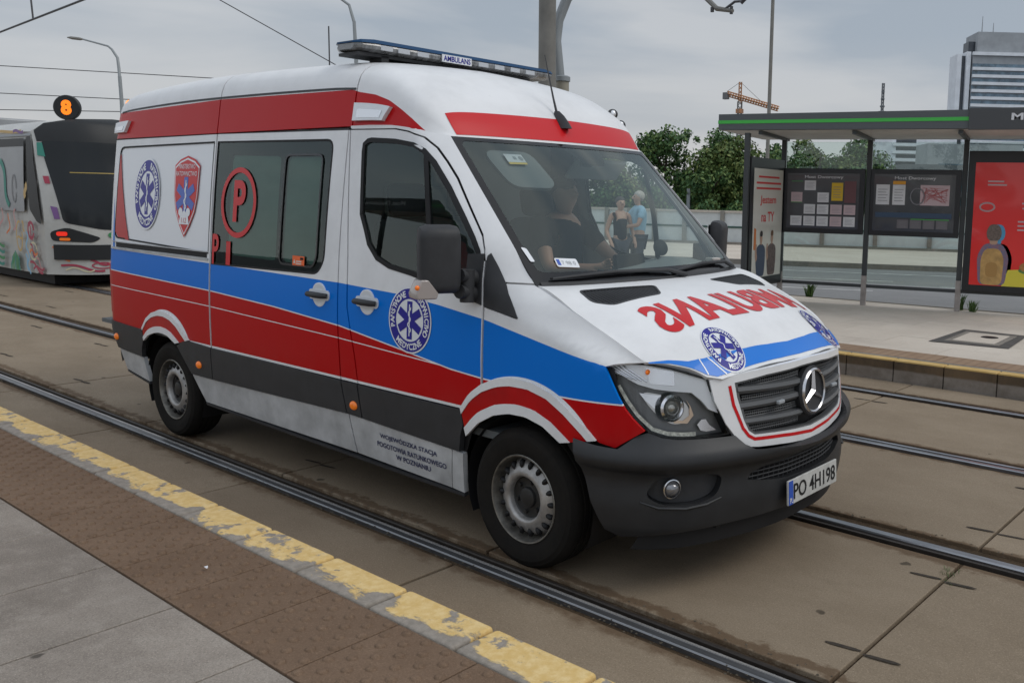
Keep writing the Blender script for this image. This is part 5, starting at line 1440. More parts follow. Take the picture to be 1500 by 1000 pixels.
# front end rail from the end panel
k = MB(); k.tube([(-1.52, -1.42, .30), (-1.34, 0, .30)], .025, 8); k.build('lower_rail', M_FRAME, SHT)
random.seed(11)
def notice(s0, s1, kind):
    w = s1 - s0; z0, z1 = 1.09, 2.09; yb = -.055
    B = link('notice_board', None, None); B.parent = SHT
    bpy.data.objects.remove(B)
    k = MB(); k.box(((s0 + s1) / 2, yb, (z0 + z1) / 2), (w, .07, z1 - z0)); NB = k.build('notice_board', M_BOARD, SHT, bevel=.008)
    k = MB(); k.box(((s0 + s1) / 2 - .01, yb - .034, (z0 + z1) / 2), (w - .13, .012, z1 - z0 - .15)); k.build('board_face', M_BFACE, NB)
    flat_text('Most Dworcowy', (s0 + s1) / 2 - .30, yb - .044, z1 - .165, .60, .058, M_PAPER, NB, 'board_heading')
    def sheet(x0, za, w_, h_, m_, lines=True):
        k = MB(); k.box((x0 + w_ / 2, yb - .0425, za + h_ / 2), (w_, .003, h_)); p_ = k.build('notice_sheet', m_, NB, smooth=False)
        if lines:
            k = MB()
            for i in range(5):
                k.box((x0 + w_ * .5 - w_ * .05 * (i % 2), yb - .0446, za + h_ * (.2 + .14 * i)), (w_ * (.72 - .1 * (i % 2)), .001, h_ * .03))
            k.build('sheet_print', M_INK, p_, smooth=False)
    if kind == 0:
        cw = .178; X = [s0 + .12 + cw * 1.17 * i for i in range(5)]
        for c, r in ((1, 3), (0, 2), (2, 2), (1, 1), (2, 1), (3, 1), (4, 1), (0, 0), (1, 0), (2, 0), (3, 0), (4, 0)):
            sheet(X[c], z0 + .115 + r * .183, cw, .150, M_PAPERP if (c, r) in ((0, 2), (3, 1), (3, 0), (4, 1)) else M_PAPER)
        sheet(X[3] + .01, z0 + .115 + 2.15 * .183, cw * .98, .275, mat('paper_yellow', (.62, .40, .02), .6))
        sheet(X[4], z0 + .115 + 2.0 * .183, cw, .33, mat('paper_maroon', (.13, .05, .055), .5), False)
        for z_ in (z0 + .115 + .183 * 2 - .01, z0 + .115 + 4 * .183 - .05): sheet(X[0], z_, cw, .006, M_GREEN, False)
    else:
        sheet(s0 + .09, z0 + .47, .20, .30, M_PAPER); sheet(s0 + .335, z0 + .47, .185, .30, M_PAPER); sheet(s0 + .335, z0 + .775, .185, .05, mat('paper_orange', (.65, .30, .03), .6), False)
        sheet(s0 + .74, z0 + .47, .42, .30, M_PAPERP, False)
        sheet(s0 + .09, z0 + .28, w - .2, .075, mat('paper_navy', (.03, .06, .11), .5), False)
        for i in range(4): sheet(s0 + .42 + i * .19, z0 + .12, .165, .13, mat('paper_dark', (.13, .12, .13), .5)); 
        sheet(s0 + .62, z0 + .255, .55, .010, M_GREEN, False)
        k = MB(); k.tube([(s0 + .70 + .10 * math.cos(t), yb - .046, z0 + .60 + .12 * math.sin(t)) for t in [2 * math.pi * i / 24 for i in range(25)]], .010, 5); k.build('round_symbol', M_INK, NB)
        k = MB()
        random.seed(5)
        for i in range(14):
            a_ = random.random(); k.tube([(s0 + .76 + .38 * random.random(), yb - .046, z0 + .5 + .24 * random.random()) for _ in range(4)], .003, 4)
        k.build('route_lines', mat('route_red', (.45, .12, .12), .6), NB)
notice(-1.30, -.045, 0); notice(.045, 1.36, 1)

# advertising panels: end wall and right-hand bay
def person_shape(k, x, z, h, m, y):
    """flat printed figure"""
    for pts, mm in [(rpoly(p_, .09, 3), q_) for p_, q_ in m]:
        k.add([(x + p[0] * h, y - .0006 * mm - .0006 * (len(k.f)), z + p[1] * h) for p in pts], [tuple(range(len(pts)))], mm)
AD = MB(); AD.box((0, 0, 1.25), (1.30, .09, 1.92))
e0 = Vector((-1.52, -1.42, 0)); e1 = Vector((-1.34, 0, 0)); ea = math.atan2(e1.y - e0.y, e1.x - e0.x); ec = (e0 + e1) / 2
AP = AD.build('advert_panel', M_BOARD, SHT, bevel=.01); AP.location = ec; AP.rotation_euler = (0, 0, ea)
k = MB(); k.box((0.02, -.047, 1.24), (1.12, .004, 1.62)); PO = k.build('poster', mat('poster_white', (.66, .64, .57), .35, coat=.6), AP, smooth=False)
M_PRED = mat('poster_red_print', (.60, .05, .05), .5)
for i, (w_, z_) in enumerate(((.80, 1.93), (.95, 1.84), (.95, 1.76))):
    k = MB(); k.box((.02, -.0500, z_), (w_, .001, .028)); k.build('poster_line', M_PRED, PO, smooth=False)
flat_text('Jestem', -.30, -.0505, 1.50, .62, .15, M_PRED, PO, 'poster_word', .02); flat_text('na TY', -.24, -.0505, 1.26, .50, .15, M_PRED, PO, 'poster_word', .02)
F1 = [([(-.20, 0), (.19, 0), (.24, .30), (.24, .56), (.20, .64), (.06, .70), (-.06, .70), (-.21, .64), (-.26, .56), (-.27, .30)], 0), ([(-.27, .30), (-.33, .52), (-.28, .70), (-.22, .70), (-.24, .54), (-.18, .40)], 1), ([(-.04, .68), (.04, .68), (.04, .78), (-.04, .78)], 1), ([(-.065, .78), (-.05, .72), (.05, .72), (.065, .80), (.06, .90), (-.06, .90)], 1), ([(-.075, .86), (.075, .86), (.07, .96), (0, .99), (-.07, .96)], 2)]
k = MB(); person_shape(k, -.22, .44, .70, F1, -.0505); k.build('printed_figure', [mat('denim_print', (.05, .07, .12), .5), mat('skin_print', (.45, .28, .20), .5), mat('hair_print', (.03, .02, .02), .5)], PO, smooth=False)
k = MB(); person_shape(k, .20, .44, .70, F1, -.0505); k.build('printed_figure', [mat('plaid_print', (.15, .10, .09), .5, noise=.6, nscale=30), mat('skin_print2', (.45, .28, .20), .5), mat('hair_print2', (.16, .08, .04), .5)], PO, smooth=False)
k = MB(); k.add([(-.50, -.0506, .85), (-.40, -.0506, .84), (-.42, -.0506, 1.16), (-.49, -.0506, 1.17)], [(0, 1, 2, 3)]); k.build('printed_bottle', mat('bottle_print', (.6, .18, .05), .5), PO, smooth=False)

AD = MB(); AD.box((2.10, -.05, 1.34), (1.30, .10, 2.05)); A2 = AD.build('advert_panel', M_BOARD, SHT, bevel=.01)
k = MB(); k.box((2.13, -.102, 1.31), (1.16, .004, 1.78)); P2 = k.build('poster', mat('poster_red', (.72, .016, .014), .35, coat=.6), A2, smooth=False)
k = MB(); k.add([(2.00, -.106, .42), (2.71, -.106, .42), (2.71, -.106, .70), (2.08, -.106, .66)], [(0, 1, 2, 3)]); k.build('poster_band', mat('poster_yellow', (.65, .55, .05), .5), P2, smooth=False)
BKP = [([(-.20, 0), (.20, 0), (.24, .45), (.14, .66), (-.14, .66), (-.24, .45)], 0), ([(-.17, 0), (.15, 0), (.17, .42), (.10, .58), (-.12, .58), (-.18, .42)], 1), ([(-.10, .36), (.08, .36), (.08, .12), (-.10, .12)], 4), ([(-.06, .64), (.06, .64), (.06, .74), (-.06, .74)], 2), ([(-.12, .84), (-.09, .70), (.09, .70), (.12, .84), (.07, .96), (-.07, .96)], 3)]
for dy, (dx, mm) in ((-.1040, (.05, [mat('print_cyan', (.08, .30, .50), .5)] * 5)), (-.1085, (0, [mat('shirt_print', (.22, .09, .10), .5, noise=.8, nscale=40, col2=(.08, .14, .25)), mat('pack_print', (.50, .30, .10), .5, noise=.3, nscale=12), mat('skin_print3', (.45, .28, .2), .5), mat('hair_print3', (.16, .12, .10), .5, noise=.5, nscale=40), mat('pack_pocket', (.38, .21, .06), .5)]))):
    k = MB(); person_shape(k, 1.86 + dx, .43, .92, BKP, dy); k.build('printed_figure', mm, P2, smooth=False)
k = MB(); k.add([(2.36 + .14 * math.cos(t), -.108, .66 + .05 * math.sin(t)) for t in [2 * math.pi * i / 20 for i in range(20)]], [tuple(range(20))]); k.build('printed_bowl', mat('bowl_print', (.10, .22, .06), .5, noise=.5, nscale=20), P2, smooth=False)
k = MB(); k.add([(2.36 + .13 * math.cos(t), -.1085, .71 + .075 * math.sin(t)) for t in [2 * math.pi * i / 20 for i in range(20)]], [tuple(range(20))]); k.build('printed_burger', mat('burger_print', (.45, .20, .06), .5, noise=.5, nscale=20), P2, smooth=False)
for w_, z_, x_ in ((.42, 1.62, 2.42), (.36, 1.55, 2.40), (.5, 1.36, 2.42), (.5, 1.30, 2.42), (.5, 1.24, 2.42), (.22, 1.93, 1.84), (.26, 1.88, 1.86)):
    k = MB(); k.box((x_, -.1055, z_), (w_, .001, .022)); k.build('poster_line', M_PAPERP, P2, smooth=False)
for w_, z_ in ((.30, 2.02), (.24, 1.93), (.28, 1.84)):
    k = MB(); k.box((2.48, -.1055, z_), (w_, .001, .05)); k.build('poster_line', mat('poster_gold', (.6, .36, .03), .5), P2, smooth=False)
k = MB(); k.tube([(1.74 + .10 * math.cos(t), -.106, 1.56 + .06 * math.sin(t)) for t in [2 * math.pi * i / 20 for i in range(21)]], .012, 4); k.build('poster_seal', M_PAPERP, P2)

# weeds at the shelter feet
def weed(x, y, z, h, n, label, sd):
    random.seed(sd); k = MB()
    for i in range(n):
        a = random.uniform(0, 6.28); l = h * random.uniform(.5, 1); b = random.uniform(.15, .6) * h
        p0 = Vector((x + random.uniform(-.04, .04), y + random.uniform(-.04, .04), z)); p2 = p0 + Vector((math.cos(a) * b, math.sin(a) * b, l)); p1 = (p0 + p2) / 2 + Vector((0, 0, l * .2))
        w = Vector((-math.sin(a), math.cos(a), 0)) * h * .035
        k.add([p0 - w, p0 + w, p1 + w, p1 - w, p2], [(0, 1, 2, 3), (3, 2, 4)])
    o = k.build('weed', mat('weed_green', (.07, .13, .03), .7, noise=.4, nscale=10), smooth=False); tag(o, label, 'weed', 'weeds growing by the shelter')
weed(-1.30, 9.45, .21, .20, 60, 'bushy green weed right of the shelter post under the red poster', 1)
weed(-1.52, 9.50, .21, .28, 22, 'thin brown weed touching the shelter post under the red poster', 2)
weed(-4.02, 9.40, .21, .26, 60, 'leafy weed by the left end of the shelter', 3)
# ================================================================== PEOPLE
def skin_mesh(name, J, E_, m, parent=None, sub=2):
    """J: {name: ((x, y, z), (rx, ry))}; E_: pairs; first joint is the root"""
    names = list(J); idx = {n: i for i, n in enumerate(names)}
    me = bpy.data.meshes.new(name); me.from_pydata([J[n][0] for n in names], [(idx[a], idx[b]) for a, b in E_], [])
    o = link(name, me, parent)
    o.modifiers.new('skin', 'SKIN'); s = o.modifiers.new('sub', 'SUBSURF'); s.levels = s.render_levels = sub
    if not me.skin_vertices: me.attributes.new('skin_vertices', 'FLOAT_VECTOR', 'POINT') if False else None
    bpy.context.view_layer.objects.active = o
    if not me.skin_vertices:
        bm = bmesh.new(); bm.from_mesh(me); bm.verts.layers.skin.verify(); bm.to_mesh(me); bm.free()
    for i, n in enumerate(names):
        r = J[n][1]; r = r if isinstance(r, tuple) else (r, r)
        me.skin_vertices[0].data[i].radius = r; me.skin_vertices[0].data[i].use_root = (i == 0)
    bpy.context.view_layer.update()
    ev = o.evaluated_get(bpy.context.evaluated_depsgraph_get()); me2 = bpy.data.meshes.new_from_object(ev)
    bpy.data.objects.remove(o)
    me2.name = name; me2.materials.clear(); me2.materials.append(m)
    me2.polygons.foreach_set('use_smooth', [True] * len(me2.polygons))
    return link(name, me2, parent)

M_SKIN = mat('skin', (.42, .25, .18), .5, spec=.4, noise=.12, nscale=12)
M_SKIN2 = mat('tanned_skin', (.36, .20, .14), .5, spec=.4)
M_HAIRG = mat('grey_hair', (.42, .38, .35), .8, noise=.5, nscale=60)
M_HAIRD = mat('dark_hair', (.05, .035, .03), .7, noise=.4, nscale=60)
M_SHIRT = mat('light_blue_shirt', (.27, .44, .56), .8, bump=.4, bscale=12)
M_TOP = mat('black_top', (.014, .014, .017), 1.0, spec=.05)
M_JEANS = mat('dark_trousers', (.05, .055, .07), .85)

def hand_joints(J, E_, tag_, wrist, d, side, curl=.25):
    """palm, four fingers and a thumb grown from the wrist joint"""
    d = Vector(d).normalized(); sd = Vector(side).normalized(); nn = d.cross(sd).normalized(); w = Vector(J[wrist][0])
    palm = w + d * .055; J[tag_ + 'palm'] = (tuple(palm), (.034, .016)); E_.append((wrist, tag_ + 'palm'))
    for i, (off, ln) in enumerate(((-.028, .068), (-.010, .078), (.009, .072), (.026, .056))):
        a = palm + sd * off + d * .035; b = a + d * ln * .55 + nn * curl * .02; c = a + d * ln * (1 - curl * .4) + nn * curl * .05
        for q, p, r in (('a', a, .010), ('b', b, .0088), ('c', c, .0075)): J[tag_ + str(i) + q] = (tuple(p), r)
        E_ += [(tag_ + 'palm', tag_ + str(i) + 'a'), (tag_ + str(i) + 'a', tag_ + str(i) + 'b'), (tag_ + str(i) + 'b', tag_ + str(i) + 'c')]
    a = w + d * .03 - sd * .038 + nn * .008; b = a + d * .035 - sd * .014 + nn * .012
    J[tag_ + 'ta'] = (tuple(a), .012); J[tag_ + 'tb'] = (tuple(b), .009)
    E_ += [(wrist, tag_ + 'ta'), (tag_ + 'ta', tag_ + 'tb')]

def standing(label, x, y, z0, H, face, pose, mats, female=False, cloth='shirt'):
    k = H / 1.75; c, s_ = math.cos(face), math.sin(face)
    def W_(f, l, h): return (f * c * k - l * s_ * k, f * s_ * k + l * c * k, h * k)     # forward, left, height -> local
    T = thing('person', label, 'person', (x, y, z0))
    sh = .17 if female else .20; hp = .10
    J = {'pelvis': (W_(0, 0, .95), (.115 * k, .135 * k))}
    def j(n, f, l, h, r): J[n] = (W_(f, l, h), (r[0] * k, r[1] * k) if isinstance(r, tuple) else r * k)
    j('waist', .01, 0, 1.10, (.095, .12) if female else (.11, .14)); j('chest', .0, 0, 1.30, (.11, .145) if female else (.12, .165)); j('neck0', -.01, 0, 1.45, (.065, .09)); j('neck', .0, 0, 1.51, .052)
    j('jaw', .025, 0, 1.575, (.062, .055)); j('head', .01, 0, 1.65, (.086, .076)); j('crown', -.005, 0, 1.715, (.07, .062))
    j('nose', .115, 0, 1.632, .014)
    j('earl', .005, .082, 1.635, .018); j('earr', .005, -.082, 1.635, .018)
    E_ = [('pelvis', 'waist'), ('waist', 'chest'), ('chest', 'neck0'), ('neck0', 'neck'), ('neck', 'jaw'), ('jaw', 'head'), ('head', 'crown'), ('head', 'nose'), ('head', 'earl'), ('head', 'earr')]
    for sd, n in ((1, 'l'), (-1, 'r')):
        j('sh' + n, -.01, sd * sh, 1.42, .055); e, w = pose[n]
        j('el' + n, e[0], e[1], e[2], .040); j('wr' + n, w[0], w[1], w[2], .027)
        j('hp' + n, 0, sd * hp, .90, .085); j('kn' + n, .02, sd * .11, .50, .056); j('an' + n, -.01, sd * .115, .09, .037); j('ft' + n, .14, sd * .13, .035, (.035, .03))
        E_ += [('neck0', 'sh' + n), ('sh' + n, 'el' + n), ('el' + n, 'wr' + n), ('pelvis', 'hp' + n), ('hp' + n, 'kn' + n), ('kn' + n, 'an' + n), ('an' + n, 'ft' + n)]
    for n in 'lr':
        a, b = Vector(J['el' + n][0]), Vector(J['wr' + n][0]); hand_joints(J, E_, 'h' + n, 'wr' + n, b - a, (0, 0, 1) if abs((b - a).normalized().z) < .7 else (c, s_, 0))
    B = skin_mesh('body', J, E_, mats[0], T)
    def sub_(nm, keep, grow, m):
        JJ = {n: (J[n][0], tuple(v + grow for v in (J[n][1] if isinstance(J[n][1], tuple) else (J[n][1],) * 2))) for n in keep}
        skin_mesh(nm, JJ, [(a, b) for a, b in E_ if a in JJ and b in JJ], m, B)
    if cloth == 'shirt':
        J['sll'] = (tuple(Vector(J['shl'][0]).lerp(Vector(J['ell'][0]), .62)), .05 * k); J['slr'] = (tuple(Vector(J['shr'][0]).lerp(Vector(J['elr'][0]), .62)), .05 * k); E_ += [('shl', 'sll'), ('shr', 'slr')]
        sub_('shirt', ['pelvis', 'waist', 'chest', 'neck0', 'shl', 'shr', 'sll', 'slr'], .014, mats[2])
    else:
        J['bust'] = (tuple(Vector(J['chest'][0]).lerp(Vector(J['neck0'][0]), .5)), (.115 * k, .15 * k)); E_.append(('chest', 'bust'))
        sub_('tank_top', ['pelvis', 'waist', 'chest', 'bust'], .022, mats[2])
    sub_('trousers', ['pelvis', 'hpl', 'hpr', 'knl', 'knr', 'anl', 'anr'], .012, mats[3])
    k2 = MB(); hc = Vector(W_(-.018, 0, 1.672)); R_ = RZ(face)
    k2.ball(hc, (.098 * k, .090 * k, .090 * k), 0, 18, 12, R_)
    if female: k2.ball(Vector(W_(-.12, 0, 1.66)), (.045 * k, .045 * k, .05 * k), 0, 12, 8)
    # keep the hair off the face
    k2.v = [v if (Vector(v) - Vector(W_(.045, 0, 1.60))).length > .085 * k else tuple(Vector(v) - Vector(W_(.06, 0, 0)) ) for v in k2.v]
    k2.build('hair', mats[1], B)
    for sd in (1, -1):
        k2 = MB(); k2.ball(Vector(W_(.083, sd * .030, 1.655)), (.010 * k,) * 3, 0, 8, 6); k2.build('eye', M_BLK, B)
    return T

standing('grey haired person in a light blue shirt embracing someone on the far platform', -6.30, 7.62, .22, 1.68, rad(-120),
         {'l': ((.10, .28, 1.18), (.26, .12, 1.15)), 'r': ((.16, -.24, 1.20), (.30, -.02, 1.25))}, (M_SKIN, M_HAIRG, M_SHIRT, M_JEANS))
standing('dark haired person in a black sleeveless top leaning on someone in a blue shirt', -6.42, 7.31, .22, 1.58, rad(-25),
         {'l': ((.02, .24, 1.16), (.16, .22, .98)), 'r': ((-.04, -.25, 1.14), (.10, -.22, .95))}, (M_SKIN, M_HAIRD, M_TOP, M_JEANS), True, 'top')

# driver: seated, hands on the wheel
def driver():
    T = thing('person', 'driver in a black t-shirt sitting at the steering wheel of the ambulance', 'person', (-1.08, .46, 1.06))
    J = {'pelvis': ((0, 0, .06), (.13, .15))}
    def j(n, x, y, z, r): J[n] = ((x, y, z), r)
    j('waist', -.06, 0, .22, (.12, .145)); j('chest', -.07, 0, .43, (.13, .175)); j('neck0', -.05, 0, .585, (.07, .09)); j('neck', -.03, 0, .65, .056)
    j('jaw', .0, -.012, .715, (.066, .058)); j('head', -.01, -.005, .79, (.088, .078)); j('crown', -.03, 0, .855, (.07, .062)); j('nose', .088, .020, .77, .014); j('earl', -.01, .084, .775, .017); j('earr', -.03, -.084, .775, .017)
    j('shl', -.05, .20, .55, .062); j('shr', -.05, -.20, .55, .062)
    j('ell', .18, .30, .33, .043); j('elr', .15, -.31, .30, .043); j('wrl', .40, .20, .30, .028); j('wrr', .40, -.18, .32, .028)
    for s_, n in ((1, 'l'), (-1, 'r')): j('hp' + n, .04, s_ * .10, .04, .09); j('kn' + n, .48, s_ * .15, .05, .06); j('an' + n, .60, s_ * .14, -.35, .04)
    E_ = [('pelvis', 'waist'), ('waist', 'chest'), ('chest', 'neck0'), ('neck0', 'neck'), ('neck', 'jaw'), ('jaw', 'head'), ('head', 'crown'), ('head', 'nose'), ('head', 'earl'), ('head', 'earr')]
    for n in 'lr': E_ += [('neck0', 'sh' + n), ('sh' + n, 'el' + n), ('el' + n, 'wr' + n), ('pelvis', 'hp' + n), ('hp' + n, 'kn' + n), ('kn' + n, 'an' + n)]
    for n in 'lr':
        a, b = Vector(J['el' + n][0]), Vector(J['wr' + n][0]); hand_joints(J, E_, 'h' + n, 'wr' + n, b - a + Vector((0, 0, .05)), (0, 0, 1), .9)
    B = skin_mesh('body', J, E_, M_SKIN2, T)
    for n in 'lr': J['sl' + n] = (tuple(Vector(J['sh' + n][0]).lerp(Vector(J['el' + n][0]), .62)), .054); E_.append(('sh' + n, 'sl' + n))
    def sub_(nm, keep, grow, m):
        JJ = {n: (J[n][0], tuple(v + grow for v in (J[n][1] if isinstance(J[n][1], tuple) else (J[n][1],) * 2))) for n in keep}
        skin_mesh(nm, JJ, [(a, b) for a, b in E_ if a in JJ and b in JJ], m, B)
    sub_('t_shirt', ['pelvis', 'waist', 'chest', 'neck0', 'shl', 'shr', 'sll', 'slr'], .016, M_TOP)
    sub_('trousers', ['pelvis', 'hpl', 'hpr', 'knl', 'knr', 'anl', 'anr'], .014, M_JEANS)
    k = MB(); k.ball((-.035, 0, .815), (.100, .090, .085), 0, 18, 12)
    k.v = [v if (Vector(v) - Vector((.060, .03, .74))).length > .080 else (v[0] - .07, v[1], v[2]) for v in k.v]
    k.build('hair', M_HAIRD, B)
driver()

# ================================================================== TRAM
VC = Vector((-26, 3.1, 1.5))
M_TW = mat('tram_white', (.44, .44, .42), .45, noise=.2, nscale=1.5, coat=.3)
M_TGREY = mat('tram_window_film', (.27, .28, .29), .35, noise=.2, nscale=1)
M_TBLK = mat('tram_black', (.022, .024, .026), .45, spec=.25)
M_TGL = mat('tram_dark_glass', (.022, .025, .028), .15, spec=.18)
TRAM = thing('tram', 'white tram covered in colourful graffiti with a round orange number 8 sign', 'tram', (-22, 3.1, 0))
def TP(name, data): return data
def tface(y, z):
    d = abs(y - 3.1) / 1.15; lean = smo(z, [.2, 1.1, 2.2, 2.85, 3.05], [.0, .0, -.22, -.42, -.75])
    return (-14.25 - .62 * min(d, 1.05) ** 3 + lean, y, z)
TS = lambda x, z: (x, 1.95 + .10 * max(0, z - 1.3) ** 2 * .25, z)
TS2 = lambda x, z: (x, 4.25 - .10 * max(0, z - 1.3) ** 2 * .25, z)
def tloc(o):
    o.location = (22, -3.1, 0); return o
M_ = TRAM
k = MB()
rings = []
for x in (-44, -15.35):
    rings.append([(x, 3.1 + dy, z) for dy, z in ((-1.13, .22), (-1.13, 1.3), (-1.09, 2.70), (-.95, 2.84), (-.6, 2.93), (0, 2.96), (.6, 2.93), (.95, 2.84), (1.09, 2.70), (1.13, 1.3), (1.13, .22))])
k.loft(rings); BODY = tloc(k.build('body', M_TW, TRAM))
k = MB(); k.box((-29, 3.1, .20), (28, 2.0, .30)); tloc(k.build('underframe', M_BLK, TRAM))
# roof fairing
k = MB(); k.box((-30, 3.1, 3.05), (20, 1.5, .22)); tloc(k.build('roof_box', M_TGREY, TRAM, bevel=.05))
def tsheet(S, polys, name, m, off=.0, parent=None, step=.15, thick=0):
    s = Sheet(S, step)
    for p in polys:
        if isinstance(p, tuple): s.poly(p[0], p[1], p[2] if len(p) > 2 else 0)
        else: s.poly(p, 0)
    o = s.finish(name, m, parent or TRAM, off, thick)
    if parent is None: tloc(o)
    return o
L_, Rr = 1.95, 4.25
FACE = tsheet(tface, [[(L_, .24), (Rr, .24), (Rr, 2.70), (4.1, 2.84), (3.7, 2.93), (3.1, 2.97), (2.5, 2.93), (2.1, 2.84), (L_, 2.70)]], 'rear_face', M_TW, 0)
k = MB()   # cheeks joining face and sides
for sy_ in (-1, 1):
    yy = 3.1 + sy_ * 1.15
    zz = [.24, 1.1, 1.6, 2.2, 2.70]
    k.loft([[tface(yy, z), (-15.36, 3.1 + sy_ * (1.13 if z < 2 else 1.10), z)] for z in zz], 0, False, False)
zr = [(-1.15, 2.70), (-1.0, 2.84), (-.6, 2.93), (0, 2.97), (.6, 2.93), (1.0, 2.84), (1.15, 2.70)]
k.loft([[tface(3.1 + dy, z), (-15.36, 3.1 + dy * .98, z - .01)] for dy, z in zr], 0, False, False)
tloc(k.build('end_cheek', M_TW, TRAM))
tsheet(tface, [[(1.99, 2.52), (4.21, 2.52), (4.22, 2.71), (4.10, 2.835), (3.7, 2.925), (3.1, 2.965), (2.5, 2.925), (2.10, 2.835), (1.98, 2.71)]], 'top_cover', M_TBLK, .006)
GL = tsheet(tface, [rpoly([(2.015, 2.53), (4.185, 2.53), (4.05, 1.14), (3.6, 1.03), (3.1, .99), (2.6, 1.03), (2.15, 1.14)], .08)], 'rear_window', M_TGL, .006)
tsheet(tface, [[(2.30, 1.99), (3.8, 1.99), (3.8, 2.005), (2.30, 2.005)]], 'window_line', mat('ochre_line', (.35, .25, .06), .5), .009)
s = Sheet(tface, .3); s.poly([(2.83, 1.205), (2.92, 1.165), (2.92, 1.245)]); s.poly([(2.94, 1.165), (3.05, 1.175), (3.05, 1.235), (2.94, 1.245)]); s.poly([(3.07, 1.165), (3.20, 1.165), (3.20, 1.195), (3.07, 1.195)]); s.poly([(3.07, 1.215), (3.26, 1.215), (3.26, 1.245), (3.07, 1.245)]); tloc(s.finish('yellow_marking', mat('yellow_lettering', (.65, .60, .04), .5), TRAM, .010))
tsheet(tface, [rpoly([(2.00, .98), (2.18, 1.06), (2.62, .88), (2.5, .80), (2.02, .82)], .06)], 'lamp_cluster', M_TBLK, .008)
tsheet(tface, [rpoly([(2.07, .91), (2.19, .91), (2.19, .985), (2.07, .985)], .03)], 'tail_light', mat('tail_light_red', (.6, .02, .01), .3, emit=(1, .03, .01), estr=.45), .014)
tsheet(tface, [rpoly([(2.10, .83), (2.22, .83), (2.22, .88), (2.10, .88)], .02)], 'brake_light', M_ORANGE, .014)
tsheet(tface, [[(2.04, .50), (4.2, .50), (4.2, .76), (2.04, .76)]], 'rear_bumper', M_TBLK, .03, thick=.04)
M_GR = [mat('paint_crimson', (.34, .035, .07), .5), mat('paint_teal', (.03, .22, .17), .5), mat('paint_tan', (.50, .33, .12), .5), mat('paint_sky', (.22, .42, .58), .5), mat('paint_orange', (.62, .17, .05), .5), mat('paint_violet', (.17, .08, .24), .5), mat('paint_grey', (.20, .20, .21), .5), mat('paint_green', (.04, .22, .08), .5), mat('paint_pink', (.52, .26, .25), .5), mat('paint_cream', (.58, .52, .35), .5)]
def wob(x, y, l, a, n=14, am=.04, ph=0, fr=6):
    return [(x + l * t * math.cos(a) - am * math.sin(fr * t + ph) * math.sin(a), y + l * t * math.sin(a) + am * math.sin(fr * t + ph) * math.cos(a)) for t in [i / (n - 1) for i in range(n)]]
def loop(x, y, rx, ry, n=22, a0=0, a1=6.0): return [(x + rx * math.cos(a0 + (a1 - a0) * i / (n - 1)), y + ry * math.sin(a0 + (a1 - a0) * i / (n - 1))) for i in range(n)]
# face graffiti: crimson scrawls and a white blob on the skirt, colours up the window pillar
gr = []
gr += [(stroke(wob(2.10, .40, .55, -.15, am=.03), .035), 0), (stroke(wob(2.45, .46, .45, .0, am=.05, ph=2), .035), 0), (stroke(wob(2.02, .72, .30, -.9, am=.03), .03), 4), (stroke(loop(2.62, .40, .15, .05), .02), 0), (stroke(wob(2.15, .32, .35, .05), .02), 9)]
gr += [(loop(2.78, .93, .07, .05, 14, 0, 6.2), 7), ([(2.06, 1.2), (2.12, 1.2), (2.10, 1.40), (2.03, 1.42)], 5), ([(2.01, 1.80), (2.065, 1.80), (2.06, 1.93), (2.0, 1.93)], 0), ([(1.98, 2.28), (2.06, 2.26), (2.045, 2.50), (1.99, 2.50)], 1)]
tsheet(tface, gr, 'graffiti', M_GR, .012)
SIDE = tsheet(TS, [rpoly([(-43, 1.30), (-15.66, 1.30), (-15.62, 2.46), (-43, 2.46)], .05)], 'side_window', M_TGREY, .03)
tsheet(TS, [[(-43, 2.44), (-15.60, 2.44), (-15.60, 2.58), (-43, 2.58)]], 'window_header', M_TBLK, .034)
tsheet(TS, [rpoly([(-15.50, 2.60), (-15.28, 2.62), (-15.02, 1.75), (-14.88, 1.10), (-15.10, 1.14), (-15.40, 1.35)], .05)], 'cab_window', M_TBLK, .035)
tsheet(TS, [[(-43, 2.62), (-15.3, 2.62), (-15.3, 2.66), (-43, 2.66)]], 'gutter_line', M_GREY, .032)
random.seed(21)
g2 = []
def add(pts, w, c): g2.append((stroke(pts, w), c, .001 * (len(g2) % 5)))
add(loop(-16.10, 1.70, .10, .24), .028, 6); add(wob(-16.75, 2.2, .9, -1.1, am=.08), .11, 1); add(loop(-17.1, 1.9, .18, .25), .05, 1)
for i in range(4): add(wob(-17.2 + i * .33, .85 + .1 * (i % 2), .40, 1.2, am=.07, ph=i), .045, 4 if i % 2 == 0 else 8)
add(loop(-15.95, .86, .14, .26, a0=1.2, a1=6.6), .045, 2); add(wob(-16.05, .82, .22, .1, am=.02), .04, 2); add(wob(-15.80, 1.12, .2, -.9), .05, 2)
add(wob(-15.62, .95, .75, -1.5, am=.06, fr=14), .05, 3); add(wob(-15.70, .55, .3, -1.2, am=.03), .06, 3)
for i in range(7): add(wob(-16.45 + i * .075, .24, .34 - .03 * abs(3 - i), 1.25 + .11 * i, am=.02), .05, 7 if i % 3 else 1)
for i in range(4): add(wob(-17.25 + .02 * i, .28 + i * .13, .45, .10 - .05 * i, am=.02), .055, 7 if i % 2 else 1)
add(loop(-15.38, .98, .13, .14), .06, 0); add(wob(-15.5, 1.1, .34, -.9, am=.05), .045, 0); add(loop(-15.32, .62, .17, .15), .035, 9); add(wob(-15.5, .58, .36, .1, am=.05), .045, 4); add(wob(-15.45, .74, .3, -.8), .04, 0)
